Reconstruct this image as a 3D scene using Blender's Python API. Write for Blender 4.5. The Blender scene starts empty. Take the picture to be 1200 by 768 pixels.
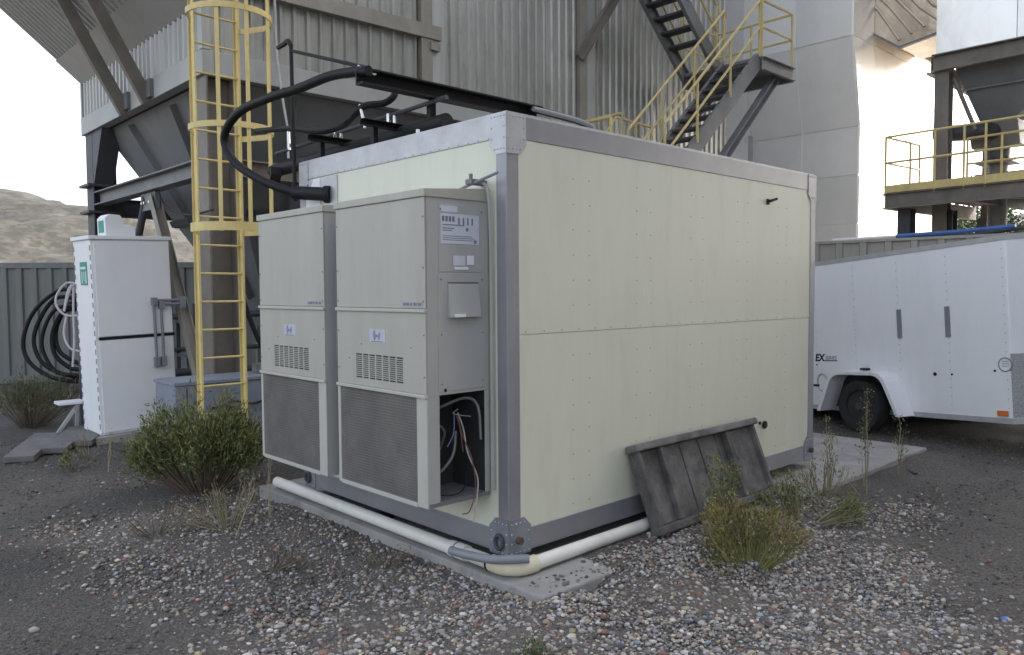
import bpy, bmesh, math, random
import numpy as np
from mathutils import Vector, Matrix
R = math.radians
random.seed(7); rng = np.random.default_rng(7)
scene = bpy.context.scene
col = scene.collection

# ------------------------------------------------------------------ camera
cam = bpy.data.cameras.new('camera'); cam_o = bpy.data.objects.new('camera', cam); col.objects.link(cam_o)
cam.sensor_width = 36.0; cam.lens = 36.0 * 914.5 / 1200.0; cam.clip_start = 0.05; cam.clip_end = 3000
yaw, pitch, roll = 0.8153, -0.0476, -0.0064
fw = Vector((math.cos(yaw)*math.cos(pitch), math.sin(yaw)*math.cos(pitch), math.sin(pitch)))
rt = Vector((math.sin(yaw), -math.cos(yaw), 0)); up = rt.cross(fw)
rt2 = rt*math.cos(roll) + up*math.sin(roll); up2 = -rt*math.sin(roll) + up*math.cos(roll)
m = Matrix((rt2, up2, -fw)).transposed().to_4x4(); m.translation = Vector((-3.2793, -3.5211, 1.8625))
cam_o.matrix_world = m
scene.camera = cam_o
scene.render.resolution_x = 1024; scene.render.resolution_y = 655

# ------------------------------------------------------------------ sky, sun, exposure
SUN_EL, SUN_AZ = R(34), R(-16)          # azimuth measured from +X
sun_dir = Vector((math.cos(SUN_AZ)*math.cos(SUN_EL), math.sin(SUN_AZ)*math.cos(SUN_EL), math.sin(SUN_EL)))
world = bpy.data.worlds.new('World'); scene.world = world; world.use_nodes = True
wn = world.node_tree.nodes; wl = world.node_tree.links
sky = wn.new('ShaderNodeTexSky'); sky.sky_type = 'NISHITA'; sky.sun_disc = False
sky.sun_elevation = SUN_EL; sky.sun_rotation = math.pi/2 - SUN_AZ
sky.air_density = 1.0; sky.dust_density = 4.0; sky.ozone_density = 1.0
bgn = wn['Background']; hs = wn.new('ShaderNodeHueSaturation'); hs.inputs['Saturation'].default_value = .48; wl.new(sky.outputs[0], hs.inputs['Color']); wl.new(hs.outputs[0], bgn.inputs[0]); bgn.inputs[1].default_value = 0.12
sl = bpy.data.lights.new('sun', 'SUN'); sl.energy = 3.0; sl.angle = R(0.6); sl.color = (1, .94, .85)
so = bpy.data.objects.new('sun', sl); col.objects.link(so)
so.rotation_euler = (-sun_dir).to_track_quat('-Z', 'Y').to_euler(); so.location = (20, -10, 30)
vs = scene.view_settings; vs.view_transform = 'Standard'; vs.look = 'None'; vs.gamma = 1.0; vs.use_curve_mapping = False
vs.exposure = 2.22

# ------------------------------------------------------------------ materials
MATS = {}
def mat(name, c, rough=.6, metal=0.0, var=.12, scale=2.0, bump=0.0, bscale=60.0, c2=None, dirt=0.0, dirt_c=(.06,.05,.04), streak=False, spec=None, island=0.0):
    if name in MATS: return MATS[name]
    mt = bpy.data.materials.new(name); mt.use_nodes = True
    n = mt.node_tree.nodes; l = mt.node_tree.links; b = n['Principled BSDF']
    tc = n.new('ShaderNodeTexCoord'); mp = n.new('ShaderNodeMapping'); l.new(tc.outputs['Object'], mp.inputs[0])
    mp.inputs['Scale'].default_value = (scale*5, scale*5, scale*.35) if streak else (scale, scale, scale)
    nz = n.new('ShaderNodeTexNoise'); nz.inputs['Scale'].default_value = 1.0; nz.inputs['Detail'].default_value = 6; nz.inputs['Roughness'].default_value = .65
    l.new(mp.outputs[0], nz.inputs['Vector'])
    rp = n.new('ShaderNodeValToRGB'); rp.color_ramp.elements[0].position = .3; rp.color_ramp.elements[1].position = .7
    lo = [max(0, x*(1-var)) for x in c]; hi = [min(1, x*(1+var)) for x in (c2 or c)]
    rp.color_ramp.elements[0].color = (*lo, 1); rp.color_ramp.elements[1].color = (*hi, 1)
    l.new(nz.outputs[0], rp.inputs[0]); out = rp.outputs[0]
    if island > 0:
        gi = n.new('ShaderNodeNewGeometry'); mr = n.new('ShaderNodeMapRange'); mr.inputs[3].default_value = 1-island; mr.inputs[4].default_value = 1+island
        oi = n.new('ShaderNodeObjectInfo'); l.new(oi.outputs['Random'], mr.inputs[0])
        mx = n.new('ShaderNodeMix'); mx.data_type = 'RGBA'; mx.blend_type = 'MULTIPLY'; mx.inputs[0].default_value = 1
        l.new(out, mx.inputs[6]); l.new(mr.outputs[0], mx.inputs[7]); out = mx.outputs[2]
    if dirt > 0:
        n2 = n.new('ShaderNodeTexNoise'); n2.inputs['Scale'].default_value = 1.6 if not streak else 3; n2.inputs['Detail'].default_value = 9; n2.inputs['Roughness'].default_value = .7
        mp2 = n.new('ShaderNodeMapping'); mp2.inputs['Scale'].default_value = (2.5, 2.5, .6); mp2.inputs['Location'].default_value = (3, 7, 1)
        l.new(tc.outputs['Object'], mp2.inputs[0]); l.new(mp2.outputs[0], n2.inputs['Vector'])
        r2 = n.new('ShaderNodeValToRGB'); r2.color_ramp.elements[0].position = .5; r2.color_ramp.elements[1].position = .78
        r2.color_ramp.elements[0].color = (0, 0, 0, 1); r2.color_ramp.elements[1].color = (dirt, dirt, dirt, 1)
        l.new(n2.outputs[0], r2.inputs[0])
        mx = n.new('ShaderNodeMix'); mx.data_type = 'RGBA'; l.new(r2.outputs[0], mx.inputs[0]); l.new(out, mx.inputs[6]); mx.inputs[7].default_value = (*dirt_c, 1); out = mx.outputs[2]
    l.new(out, b.inputs['Base Color'])
    b.inputs['Roughness'].default_value = rough; b.inputs['Metallic'].default_value = metal
    if spec is not None: b.inputs['Specular IOR Level'].default_value = spec
    if bump > 0:
        nb = n.new('ShaderNodeTexNoise'); nb.inputs['Scale'].default_value = bscale; nb.inputs['Detail'].default_value = 5
        l.new(tc.outputs['Object'], nb.inputs['Vector'])
        bp = n.new('ShaderNodeBump'); bp.inputs['Strength'].default_value = bump; bp.inputs['Distance'].default_value = .02
        l.new(nb.outputs[0], bp.inputs['Height']); l.new(bp.outputs[0], b.inputs['Normal'])
    MATS[name] = mt; return mt

M = dict(
 cream = mat('cream_panel', (.645,.64,.525), .45, var=.03, scale=.7, streak=True, dirt=.32, dirt_c=(.46,.435,.35), bump=.10, bscale=1.3),
 alu = mat('aluminium_frame', (.29,.288,.31), .45, .4, var=.1, scale=3, dirt=.25, dirt_c=(.2,.2,.2)),
 galv = mat('galvanised_sheet', (.46,.46,.47), .5, .4, var=.10, scale=6, c2=(.49,.49,.50)),
 steelbr = mat('bracket_steel', (.24,.25,.285), .55, .3, var=.2, scale=9, dirt=.4, dirt_c=(.16,.12,.09)),
 ac = mat('ac_beige_paint', (.405,.39,.335), .5, var=.06, scale=1.2, streak=True, dirt=.35, dirt_c=(.27,.25,.21), bump=.03, bscale=3),
 aclip = mat('ac_lip_paint', (.44,.43,.38), .5, var=.06, scale=4),
 acside = mat('ac_shaded_paint', (.38,.375,.36), .5, var=.06, scale=2, dirt=.2, dirt_c=(.26,.25,.23)),  # casing paint greyed for the shaded sides; also on badge and cable
 coil = mat('coil_guard', (.15,.14,.125), .7, .15, var=.3, scale=4, dirt=.5, dirt_c=(.26,.235,.20)),
 black = mat('black_rubber', (.009,.009,.0105), .6, var=.2, scale=8, spec=.3),
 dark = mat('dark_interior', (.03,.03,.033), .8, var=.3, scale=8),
 white = mat('white_paint', (.78,.78,.79), .45, var=.03, scale=2, dirt=.15, dirt_c=(.5,.48,.44)),
 trailer_white = mat('trailer_white', (.80,.80,.82), .3, var=.025, scale=1.5, dirt=.2, dirt_c=(.5,.48,.45), bump=.02, bscale=3),
 pvc = mat('pvc_white', (.72,.70,.64), .45, var=.06, scale=6, dirt=.4, dirt_c=(.42,.37,.29)),
 pvc_y = mat('pvc_aged', (.66,.60,.46), .5, var=.08, scale=8, dirt=.4, dirt_c=(.4,.33,.22)),
 conduit_grey = mat('grey_conduit', (.21,.22,.24), .5, var=.1, scale=6),
 concrete = mat('concrete', (.30,.29,.275), .9, var=.2, scale=3, bump=.3, bscale=55, dirt=.75, dirt_c=(.14,.128,.112)),
 wood = mat('weathered_wood', (.075,.070,.067), .85, var=.4, scale=4, bump=.4, bscale=40, c2=(.135,.126,.12), island=.3, dirt=.4, dirt_c=(.05,.045,.04)),
 yellow = mat('yellow_paint', (.66,.52,.21), .55, var=.12, scale=5, dirt=.6, dirt_c=(.38,.30,.17), bump=.08, bscale=30),
 yellow2 = mat('yellow_rail_paint', (.56,.44,.19), .6, var=.12, scale=5, dirt=.4, dirt_c=(.3,.26,.15)),
 siding = mat('galvanised_siding', (.335,.33,.30), .42, .45, var=.16, scale=1.6, streak=True, dirt=.7, dirt_c=(.17,.145,.115), island=.13),
 siding_l = mat('light_siding', (.42,.42,.40), .5, .3, var=.14, scale=1.6, streak=True, dirt=.4, dirt_c=(.25,.235,.21), island=.05),
 soffit = mat('soffit_sheet', (.40,.40,.38), .5, .3, var=.1, scale=1.2, dirt=.3, dirt_c=(.26,.25,.22), island=.05),
 fascia = mat('fascia_grey', (.36,.36,.345), .55, .1, var=.1, scale=2, dirt=.3, dirt_c=(.24,.22,.19)),
 steel_br = mat('brown_steel', (.19,.165,.14), .6, .1, var=.2, scale=3, dirt=.4, dirt_c=(.10,.075,.055)),
 steel_tan = mat('tan_steel', (.27,.245,.205), .6, .1, var=.15, scale=3, dirt=.4, dirt_c=(.16,.13,.10)),
 steel_gr = mat('grey_steel', (.18,.182,.185), .6, .15, var=.16, scale=2.5, dirt=.4, dirt_c=(.12,.115,.11)),
 steel_dk = mat('dark_steel', (.065,.065,.075), .6, .1, var=.2, scale=3, dirt=.3, dirt_c=(.10,.08,.07)),
 hopper = mat('hopper_plate', (.175,.178,.18), .6, .15, var=.15, scale=1.2, dirt=.45, dirt_c=(.12,.115,.11)),
 jacket = mat('aluminium_jacket', (.95,.93,.88), .28, .32, var=.04, scale=1.1, bump=.7, bscale=1.7, dirt=.15, dirt_c=(.55,.53,.5), island=.10),
 jacket_cr = mat('crinkled_jacket', (.52,.43,.34), .3, .85, var=.2, scale=1.5, bump=.8, bscale=2.6, island=.1),  # brown reflection of the ground put into the base colour
 container = mat('container_green_grey', (.165,.175,.165), .65, var=.18, scale=1.4, streak=True, dirt=.4, dirt_c=(.22,.20,.17)),
 cont_tan = mat('container_tan', (.33,.305,.27), .6, .1, var=.12, scale=1.4, streak=True, dirt=.4, dirt_c=(.22,.18,.14)),
 boxblue = mat('grey_blue_box', (.21,.235,.29), .5, .1, var=.12, scale=3, dirt=.4, dirt_c=(.13,.12,.11)),
 green = mat('green_sign', (.02,.27,.20), .5, var=.1, scale=9),
 paper = mat('sticker_paper', (.55,.57,.63), .6, var=.05, scale=20),
 paper2 = mat('sticker_bright', (.72,.73,.75), .6, var=.05, scale=20),
 ink = mat('sticker_ink', (.16,.17,.22), .6, var=.1),
 inkb = mat('sticker_blue_ink', (.13,.15,.30), .6, var=.1),
 chrome = mat('bright_steel', (.62,.62,.63), .25, .95, var=.1, scale=6),
 rust = mat('rusty_steel', (.085,.06,.05), .8, .1, var=.4, scale=14),
 tyre = mat('tyre_rubber', (.022,.022,.024), .8, var=.3, scale=10),
 amber = mat('amber_lens', (.62,.17,.03), .3, var=.08, scale=20),
 blue = mat('blue_plastic', (.05,.13,.36), .4, var=.15, scale=5),
 pinkhose = mat('pale_hose', (.55,.49,.52), .5, var=.1, scale=9),
 orange = mat('copper_wire', (.16,.07,.05), .5, var=.2, scale=9),
 plank = mat('grey_plank', (.13,.125,.12), .85, var=.25, scale=5, bump=.3, bscale=40, island=.15, dirt=.5, dirt_c=(.10,.095,.085)),
 sticker_lilac = mat('sticker_lilac', (.47,.47,.53), .6, var=.04, scale=20),
 ink_soft = mat('sticker_soft_ink', (.22,.22,.30), .6, var=.1),

 pale_wire = mat('pale_wire', (.42,.39,.35), .5, var=.1),
 debris = mat('dark_debris', (.02,.021,.024), .6, var=.2),
)

# ------------------------------------------------------------------ mesh helpers
ORG = {}
class MB:
    def __init__(s): s.v = []; s.f = []
    def add(s, vs_, fs):
        o = len(s.v); s.v += [tuple(v) for v in vs_]; s.f += [tuple(i+o for i in f) for f in fs]; return s
    def box(s, x0, x1, y0, y1, z0, z1):
        if x0 > x1: x0, x1 = x1, x0
        if y0 > y1: y0, y1 = y1, y0
        if z0 > z1: z0, z1 = z1, z0
        return s.add([(x0,y0,z0),(x1,y0,z0),(x1,y1,z0),(x0,y1,z0),(x0,y0,z1),(x1,y0,z1),(x1,y1,z1),(x0,y1,z1)],
                     [(0,3,2,1),(4,5,6,7),(0,1,5,4),(1,2,6,5),(2,3,7,6),(3,0,4,7)])
    def obox(s, c, ax, ay, az):      # centre + half-axis vectors
        c, ax, ay, az = map(Vector, (c, ax, ay, az))
        P = [c+ax*i+ay*j+az*k for k in (-1,1) for i, j in ((-1,-1),(1,-1),(1,1),(-1,1))]
        return s.add(P, [(0,3,2,1),(4,5,6,7),(0,1,5,4),(1,2,6,5),(2,3,7,6),(3,0,4,7)])
    def bar(s, p0, p1, w, h, upv=(0,0,1)):
        p0, p1 = Vector(p0), Vector(p1); d = p1-p0; L = d.length
        if L < 1e-6: return s
        d /= L; u = Vector(upv)
        if abs(d.dot(u)) > .98: u = Vector((1,0,0))
        sd = d.cross(u).normalized(); u = sd.cross(d)
        return s.obox((p0+p1)/2, d*L/2, sd*w/2, u*h/2)
    def tube(s, pts, r, n=8, cap=True):
        pts = [Vector(p) for p in pts]; k = len(pts); rs = r if isinstance(r, (list, tuple)) else [r]*k
        o = len(s.v); prev = None
        for i, p in enumerate(pts):
            t = (pts[min(i+1,k-1)]-pts[max(i-1,0)]).normalized()
            if prev is None:
                a = t.cross(Vector((0,0,1)) if abs(t.z) < .9 else Vector((1,0,0))).normalized()
            else:
                a = (prev - t*prev.dot(t)).normalized()
            prev = a; b = t.cross(a)
            for j in range(n):
                q = 2*math.pi*j/n; s.v.append(tuple(p + (a*math.cos(q)+b*math.sin(q))*rs[i]))
        for i in range(k-1):
            for j in range(n):
                s.f.append((o+i*n+j, o+i*n+(j+1)%n, o+(i+1)*n+(j+1)%n, o+(i+1)*n+j))
        if cap:
            s.f.append(tuple(o+j for j in reversed(range(n)))); s.f.append(tuple(o+(k-1)*n+j for j in range(n)))
        return s
    def prism(s, poly, vec):         # 3d polygon extruded by vec
        poly = [Vector(p) for p in poly]; v = Vector(vec); n = len(poly)
        return s.add(poly+[p+v for p in poly], [tuple(reversed(range(n))), tuple(range(n, 2*n))]+[(i,(i+1)%n,n+(i+1)%n,n+i) for i in range(n)])
    def ibeam(s, p0, p1, h, w, t, upv=(0,0,1)):
        p0, p1 = Vector(p0), Vector(p1); d = (p1-p0).normalized(); u = Vector(upv)
        if abs(d.dot(u)) > .98: u = Vector((1,0,0))
        sd = d.cross(u).normalized(); u = sd.cross(d)
        pr = [(-w/2,-h/2),(w/2,-h/2),(w/2,-h/2+t),(t/2,-h/2+t),(t/2,h/2-t),(w/2,h/2-t),(w/2,h/2),(-w/2,h/2),(-w/2,h/2-t),(-t/2,h/2-t),(-t/2,-h/2+t),(-w/2,-h/2+t)]
        return s.prism([p0+sd*a+u*b for a, b in pr], p1-p0)
    def channel(s, p0, p1, h, w, t, upv=(0,0,1), flip=1):
        p0, p1 = Vector(p0), Vector(p1); d = (p1-p0).normalized(); u = Vector(upv)
        if abs(d.dot(u)) > .98: u = Vector((1,0,0))
        sd = d.cross(u).normalized()*flip; u = Vector(sd).cross(d)
        pr = [(0,-h/2),(w,-h/2),(w,-h/2+t),(t,-h/2+t),(t,h/2-t),(w,h/2-t),(w,h/2),(0,h/2)]
        return s.prism([p0+sd*a+u*b for a, b in pr], p1-p0)
    def sphere(s, c, r, n=8, k=6, sc=(1,1,1)):
        c = Vector(c); o = len(s.v)
        s.v.append(tuple(c+Vector((0,0,r*sc[2]))))
        for i in range(1, k):
            a = math.pi*i/k
            for j in range(n):
                q = 2*math.pi*j/n
                s.v.append((c.x+r*sc[0]*math.sin(a)*math.cos(q), c.y+r*sc[1]*math.sin(a)*math.sin(q), c.z+r*sc[2]*math.cos(a)))
        s.v.append(tuple(c-Vector((0,0,r*sc[2])))); e = len(s.v)-1
        for j in range(n):
            s.f.append((o, o+1+j, o+1+(j+1)%n)); s.f.append((e, o+1+(k-2)*n+(j+1)%n, o+1+(k-2)*n+j))
            for i in range(k-2):
                s.f.append((o+1+i*n+j, o+1+(i+1)*n+j, o+1+(i+1)*n+(j+1)%n, o+1+i*n+(j+1)%n))
        return s
    def build(s, name, mt, parent=None, smooth=False, bevel=0.0, kind=None):
        me = bpy.data.meshes.new(name); off = ORG.get(parent.name if parent else None, Vector((0,0,0)))
        me.from_pydata([tuple(Vector(v)-off) for v in s.v], [], s.f)
        bm = bmesh.new(); bm.from_mesh(me); bmesh.ops.recalc_face_normals(bm, faces=bm.faces); bm.to_mesh(me); bm.free()
        if smooth: me.shade_smooth() if hasattr(me, 'shade_smooth') else me.polygons.foreach_set('use_smooth', [True]*len(me.polygons))
        me.materials.append(M[mt] if isinstance(mt, str) else mt)
        o = bpy.data.objects.new(name, me); col.objects.link(o)
        if smooth:
            try: me.set_sharp_from_angle(angle=R(40))
            except Exception: pass
        if parent: o.parent = parent; ORG[o.name] = off
        if bevel > 0:
            bv = o.modifiers.new('bevel', 'BEVEL'); bv.width = bevel; bv.segments = 2; bv.limit_method = 'ANGLE'; bv.angle_limit = R(40); bv.harden_normals = False
        if kind: o['kind'] = kind
        return o
def tag(o, label, cat, group=None):
    o['label'] = label; o['category'] = cat
    if group: o['group'] = group
    return o
def thing(name, label, cat, loc=(0,0,0), rot=None, group=None, local=False):
    o = bpy.data.objects.new(name, None); col.objects.link(o); o.location = loc; o.empty_display_size = .1
    if rot: o.rotation_euler = rot
    ORG[o.name] = Vector((0,0,0)) if local else Vector(loc)
    return tag(o, label, cat, group)
def box(name, mt, p, *b, bevel=0.0): return MB().box(*b).build(name, mt, p, bevel=bevel)
def smoothpath(pts, n=6):
    pts = [Vector(p) for p in pts]; P = [pts[0]*2-pts[1]]+pts+[pts[-1]*2-pts[-2]]; out = []
    for i in range(1, len(P)-2):
        for k in range(n):
            t = k/n; a, b, c, d = P[i-1], P[i], P[i+1], P[i+2]
            out.append(.5*((2*b)+(c-a)*t+(2*a-5*b+4*c-d)*t*t+(3*b-a-3*c+d)*t**3))
    out.append(pts[-1]); return out
def text_mesh(name, body, size, mt, parent, mw, shear=0.0, bold=0.0, ext=.0008):
    cu = bpy.data.curves.new(name+'_c', 'FONT'); cu.body = body; cu.size = size; cu.shear = shear; cu.offset = bold; cu.extrude = ext; cu.resolution_u = 2
    t = bpy.data.objects.new(name+'_t', cu); col.objects.link(t); dg = bpy.context.evaluated_depsgraph_get()
    me = bpy.data.meshes.new_from_object(t.evaluated_get(dg)); bpy.data.objects.remove(t)
    me.transform(mw); off = ORG.get(parent.name, Vector((0,0,0))); me.transform(Matrix.Translation(-off))
    me.materials.clear(); me.materials.append(M[mt]); o = bpy.data.objects.new(name, me); col.objects.link(o); o.parent = parent; return o
def frame_m(o, x, y):                # matrix with given x and y axes at o
    x = Vector(x).normalized(); y = Vector(y).normalized(); z = x.cross(y)
    mm = Matrix((x, y, z)).transposed().to_4x4(); mm.translation = Vector(o); return mm

# ================================================================== SETTING
def ground_mat():
    mt = bpy.data.materials.new('yard_gravel'); mt.use_nodes = True; n = mt.node_tree.nodes; l = mt.node_tree.links; b = n['Principled BSDF']
    tc = n.new('ShaderNodeTexCoord')
    big = n.new('ShaderNodeTexNoise'); big.inputs['Scale'].default_value = .55; big.inputs['Detail'].default_value = 8; l.new(tc.outputs['Object'], big.inputs['Vector'])
    fine = n.new('ShaderNodeTexNoise'); fine.inputs['Scale'].default_value = 45; fine.inputs['Detail'].default_value = 6; fine.inputs['Roughness'].default_value = .8; l.new(tc.outputs['Object'], fine.inputs['Vector'])
    vo = n.new('ShaderNodeTexVoronoi'); vo.inputs['Scale'].default_value = 70; l.new(tc.outputs['Object'], vo.inputs['Vector'])
    r1 = n.new('ShaderNodeValToRGB'); e = r1.color_ramp.elements; e[0].position = .3; e[0].color = (.072,.065,.060,1); e[1].position = .72; e[1].color = (.145,.131,.119,1)
    l.new(big.outputs[0], r1.inputs[0])
    r2 = n.new('ShaderNodeValToRGB'); e = r2.color_ramp.elements; e[0].position = .32; e[0].color = (.45,.45,.45,1); e[1].position = .7; e[1].color = (1.5,1.5,1.5,1)
    l.new(fine.outputs[0], r2.inputs[0])
    mx = n.new('ShaderNodeMix'); mx.data_type = 'RGBA'; mx.blend_type = 'MULTIPLY'; mx.inputs[0].default_value = 1; l.new(r1.outputs[0], mx.inputs[6]); l.new(r2.outputs[0], mx.inputs[7])
    r3 = n.new('ShaderNodeValToRGB'); e = r3.color_ramp.elements; e[0].position = .0; e[0].color = (.7,.7,.7,1); e[1].position = 1; e[1].color = (1.35,1.32,1.3,1)
    sp = n.new('ShaderNodeSeparateColor'); l.new(vo.outputs['Color'], sp.inputs[0]); l.new(sp.outputs[0], r3.inputs[0])
    m2 = n.new('ShaderNodeMix'); m2.data_type = 'RGBA'; m2.blend_type = 'MULTIPLY'; m2.inputs[0].default_value = 1; l.new(mx.outputs[2], m2.inputs[6]); l.new(r3.outputs[0], m2.inputs[7])
    at = n.new('ShaderNodeAttribute'); at.attribute_name = 'bed'
    m4 = n.new('ShaderNodeMix'); m4.data_type = 'RGBA'; m4.blend_type = 'MULTIPLY'; m4.inputs[0].default_value = 1; l.new(r2.outputs[0], m4.inputs[6]); m4.inputs[7].default_value = (.165,.142,.122,1)
    m5 = n.new('ShaderNodeMix'); m5.data_type = 'RGBA'; l.new(at.outputs['Fac'], m5.inputs[0]); l.new(m2.outputs[2], m5.inputs[6]); l.new(m4.outputs[2], m5.inputs[7])
    l.new(m5.outputs[2], b.inputs['Base Color']); b.inputs['Roughness'].default_value = .92
    ad = n.new('ShaderNodeMath'); ad.operation = 'SUBTRACT'; l.new(fine.outputs[0], ad.inputs[0]); l.new(vo.outputs['Distance'], ad.inputs[1])
    bp = n.new('ShaderNodeBump'); bp.inputs['Strength'].default_value = .9; bp.inputs['Distance'].default_value = .02; l.new(ad.outputs[0], bp.inputs['Height']); l.new(bp.outputs[0], b.inputs['Normal'])
    return mt
GM = ground_mat()
gb = MB(); N = 24
xs = [-900,-300,-100,-40,-15]+[-12+i for i in range(35)]+[26,40,80,200,500,900]
def gz(x, y): return 0
for yy in xs:
    for xx in xs: gb.v.append((xx, yy, gz(xx, yy)-.01))
k = len(xs)
for j in range(k-1):
    for i in range(k-1): gb.f.append((j*k+i, j*k+i+1, (j+1)*k+i+1, (j+1)*k+i))
gb.build('ground', GM, smooth=True, kind='structure')

# hill behind the yard
def hill_mat():
    mt = bpy.data.materials.new('dry_hillside'); mt.use_nodes = True; n = mt.node_tree.nodes; l = mt.node_tree.links; b = n['Principled BSDF']
    tc = n.new('ShaderNodeTexCoord'); mp = n.new('ShaderNodeMapping'); mp.inputs['Scale'].default_value = (.22,.22,.5); mp.inputs['Rotation'].default_value = (R(20), R(18), 0); l.new(tc.outputs['Object'], mp.inputs[0])
    a = n.new('ShaderNodeTexNoise'); a.inputs['Scale'].default_value = 1; a.inputs['Detail'].default_value = 9; a.inputs['Roughness'].default_value = .62; l.new(mp.outputs[0], a.inputs['Vector'])
    r = n.new('ShaderNodeValToRGB'); e = r.color_ramp.elements; e[0].position = .36; e[0].color = (.013,.012,.010,1); e[1].position = .66; e[1].color = (.060,.053,.045,1); e.new(.47).color = (.032,.029,.026,1)
    l.new(a.outputs[0], r.inputs[0])
    v = n.new('ShaderNodeTexNoise'); v.inputs['Scale'].default_value = .6; v.inputs['Detail'].default_value = 10; l.new(tc.outputs['Object'], v.inputs['Vector'])
    r2 = n.new('ShaderNodeValToRGB'); r2.color_ramp.elements[0].position = .50; r2.color_ramp.elements[1].position = .58
    l.new(v.outputs[0], r2.inputs[0]); mx = n.new('ShaderNodeMix'); mx.data_type = 'RGBA'; l.new(r2.outputs[0], mx.inputs[0]); l.new(r.outputs[0], mx.inputs[6]); mx.inputs[7].default_value = (.018,.020,.012,1)
    l.new(mx.outputs[2], b.inputs['Base Color']); b.inputs['Roughness'].default_value = .95
    return mt
def build_hill():
    hb = MB(); na, nr = 420, 60
    from mathutils import noise
    for i in range(na):
        az = yaw + R(75) - R(150)*i/(na-1)             # from left to right
        q = math.degrees(yaw-az)                        # degrees right of view axis
        peak = 18.5 + 15*math.exp(-((q+38)/12.0)**2) + 3*math.sin(q*.21)
        for j in range(nr):
            t = j/(nr-1); r = 120 + 150*t
            x = cam_o.location.x + r*math.cos(az); y = cam_o.location.y + r*math.sin(az)
            z = peak*math.sin(min(1, t*1.25)*math.pi/2)**1.15 - 1
            z += noise.fractal((x*.03, y*.03, 1.7), 1, 2, 6)*2.6*min(1, t*3)
            z -= (abs(noise.noise((x*.022, y*.022, z*.05)))*5.0+abs(noise.noise((x*.075, y*.075, z*.09)))*2.2)*math.sin(math.pi*min(1, t*1.05))
            hb.v.append((x, y, z))
    for i in range(na-1):
        for j in range(nr-1): hb.f.append((i*nr+j, (i+1)*nr+j, (i+1)*nr+j+1, i*nr+j+1))
    hb.build('hill', hill_mat(), smooth=True, kind='structure')
build_hill()

# concrete pad
pad = MB().box(-.16, 5.85, -.46, 3.15, -.15, .11).build('concrete_pad', 'concrete', bevel=.012, kind='structure')

# ================================================================== FILTER BUILDING (left, behind)
BX, BY, BZ0, BZ1, BZT = .6, 6.0, 4.5, 4.8, 12.0
BXE, BYE = 12.3, 11.05
bld = thing('industrial_building', 'large metal clad filter building on steel legs with hoppers, behind the cream shelter', 'building', (BX, BY, 0))
box('wall_core', 'steel_dk', bld, BX+.08, BXE-.05, BY+.12, BYE-.05, BZ1-.1, BZT)
def corrug(p0, u, upv, nrm, L, H, pitch, depth, top=.035):
    """trapezoid ribbed sheet: runs along u for L, ribs along upv for H, proud towards nrm"""
    p0, u, upv, nrm = map(Vector, (p0, u, upv, nrm)); pr = []; n = max(1, round(L/pitch)); pt = L/n
    for i in range(n):
        a = i*pt
        pr += [(a, 0), (a+pt-top-2*depth*.6, 0), (a+pt-top-depth*.6, depth), (a+pt-depth*.6, depth)]
    pr.append((L, 0)); b = MB(); k = len(pr)
    for h in (0, H):
        for a, d in pr: b.v.append(tuple(p0+u*a+nrm*d+upv*h))
    for h in (0, H):
        for a, d in pr: b.v.append(tuple(p0+u*a+nrm*(d-.004)+upv*h))
    for i in range(k-1):
        b.f.append((i, i+1, k+i+1, k+i)); b.f.append((2*k+i, 2*k+i+1, 3*k+i+1, 3*k+i))
    b.f += [(i, i+1, 2*k+i+1, 2*k+i) for i in range(k-1)] + [(k+i, k+i+1, 3*k+i+1, 3*k+i) for i in range(k-1)]
    return b
# front siding, three bays between pilasters
bays = [(BX+.06, 3.78, .0), (4.27, 7.28, .0), (7.78, BXE, -.04)]
for x0, x1, rec in bays:
    n = round((x1-x0)/.82); w = (x1-x0)/n
    for i in range(n):
        corrug((x0+w*i+.002, BY-rec+random.uniform(-.003,.003), BZ1+random.uniform(-.008,.006)), (1,0,0), (0,0,1), (0,-1,0), w-.004, BZT-BZ1, .205, .032).build('wall_panel', 'siding', bld)
for x0 in (3.80, 7.30):
    box('pilaster', 'steel_tan', bld, x0, x0+.20, BY-.10, BY+.08, BZ1, BZT)
    box('pilaster_flashing', 'siding_l', bld, x0+.203, x0+.45, BY-.07, BY+.08, BZ1, BZT)
# left side siding strip between fascia and the sloping canopy
n = 6; w = (BYE-BY-.06)/n
for i in range(n):
    corrug((BX, BYE-.03-w*i, BZ1), (0,-1,0), (0,0,1), (-1,0,0), w-.006, .62, .165, .03, .05).build('wall_panel', 'siding_l', bld)
box('flashing_strip', 'white', bld, BX-.05, BX+.02, BY-.02, BYE, BZ1+.625, BZ1+.74)
box('fascia', 'fascia', bld, BX-.045, BX+.1, BY-.05, BYE, BZ0, BZ1-.012, bevel=.006)
box('fascia', 'fascia', bld, BX+.104, BXE, BY-.05, BY+.1, BZ0, BZ1-.012, bevel=.006)
box('corner_flashing', 'siding_l', bld, BX-.04, BX+.055, BY-.04, BY+.05, BZ1, BZT)
box('corner_flashing', 'siding_l', bld, BX-.04, BX+.05, BYE-.03, BYE+.04, BZ0, BZ1+.62)
box('floor_plate', 'steel_dk', bld, BX+.11, BXE-.1, BY+.11, BYE-.1, BZ0+.02, BZ0+.1)
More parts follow.
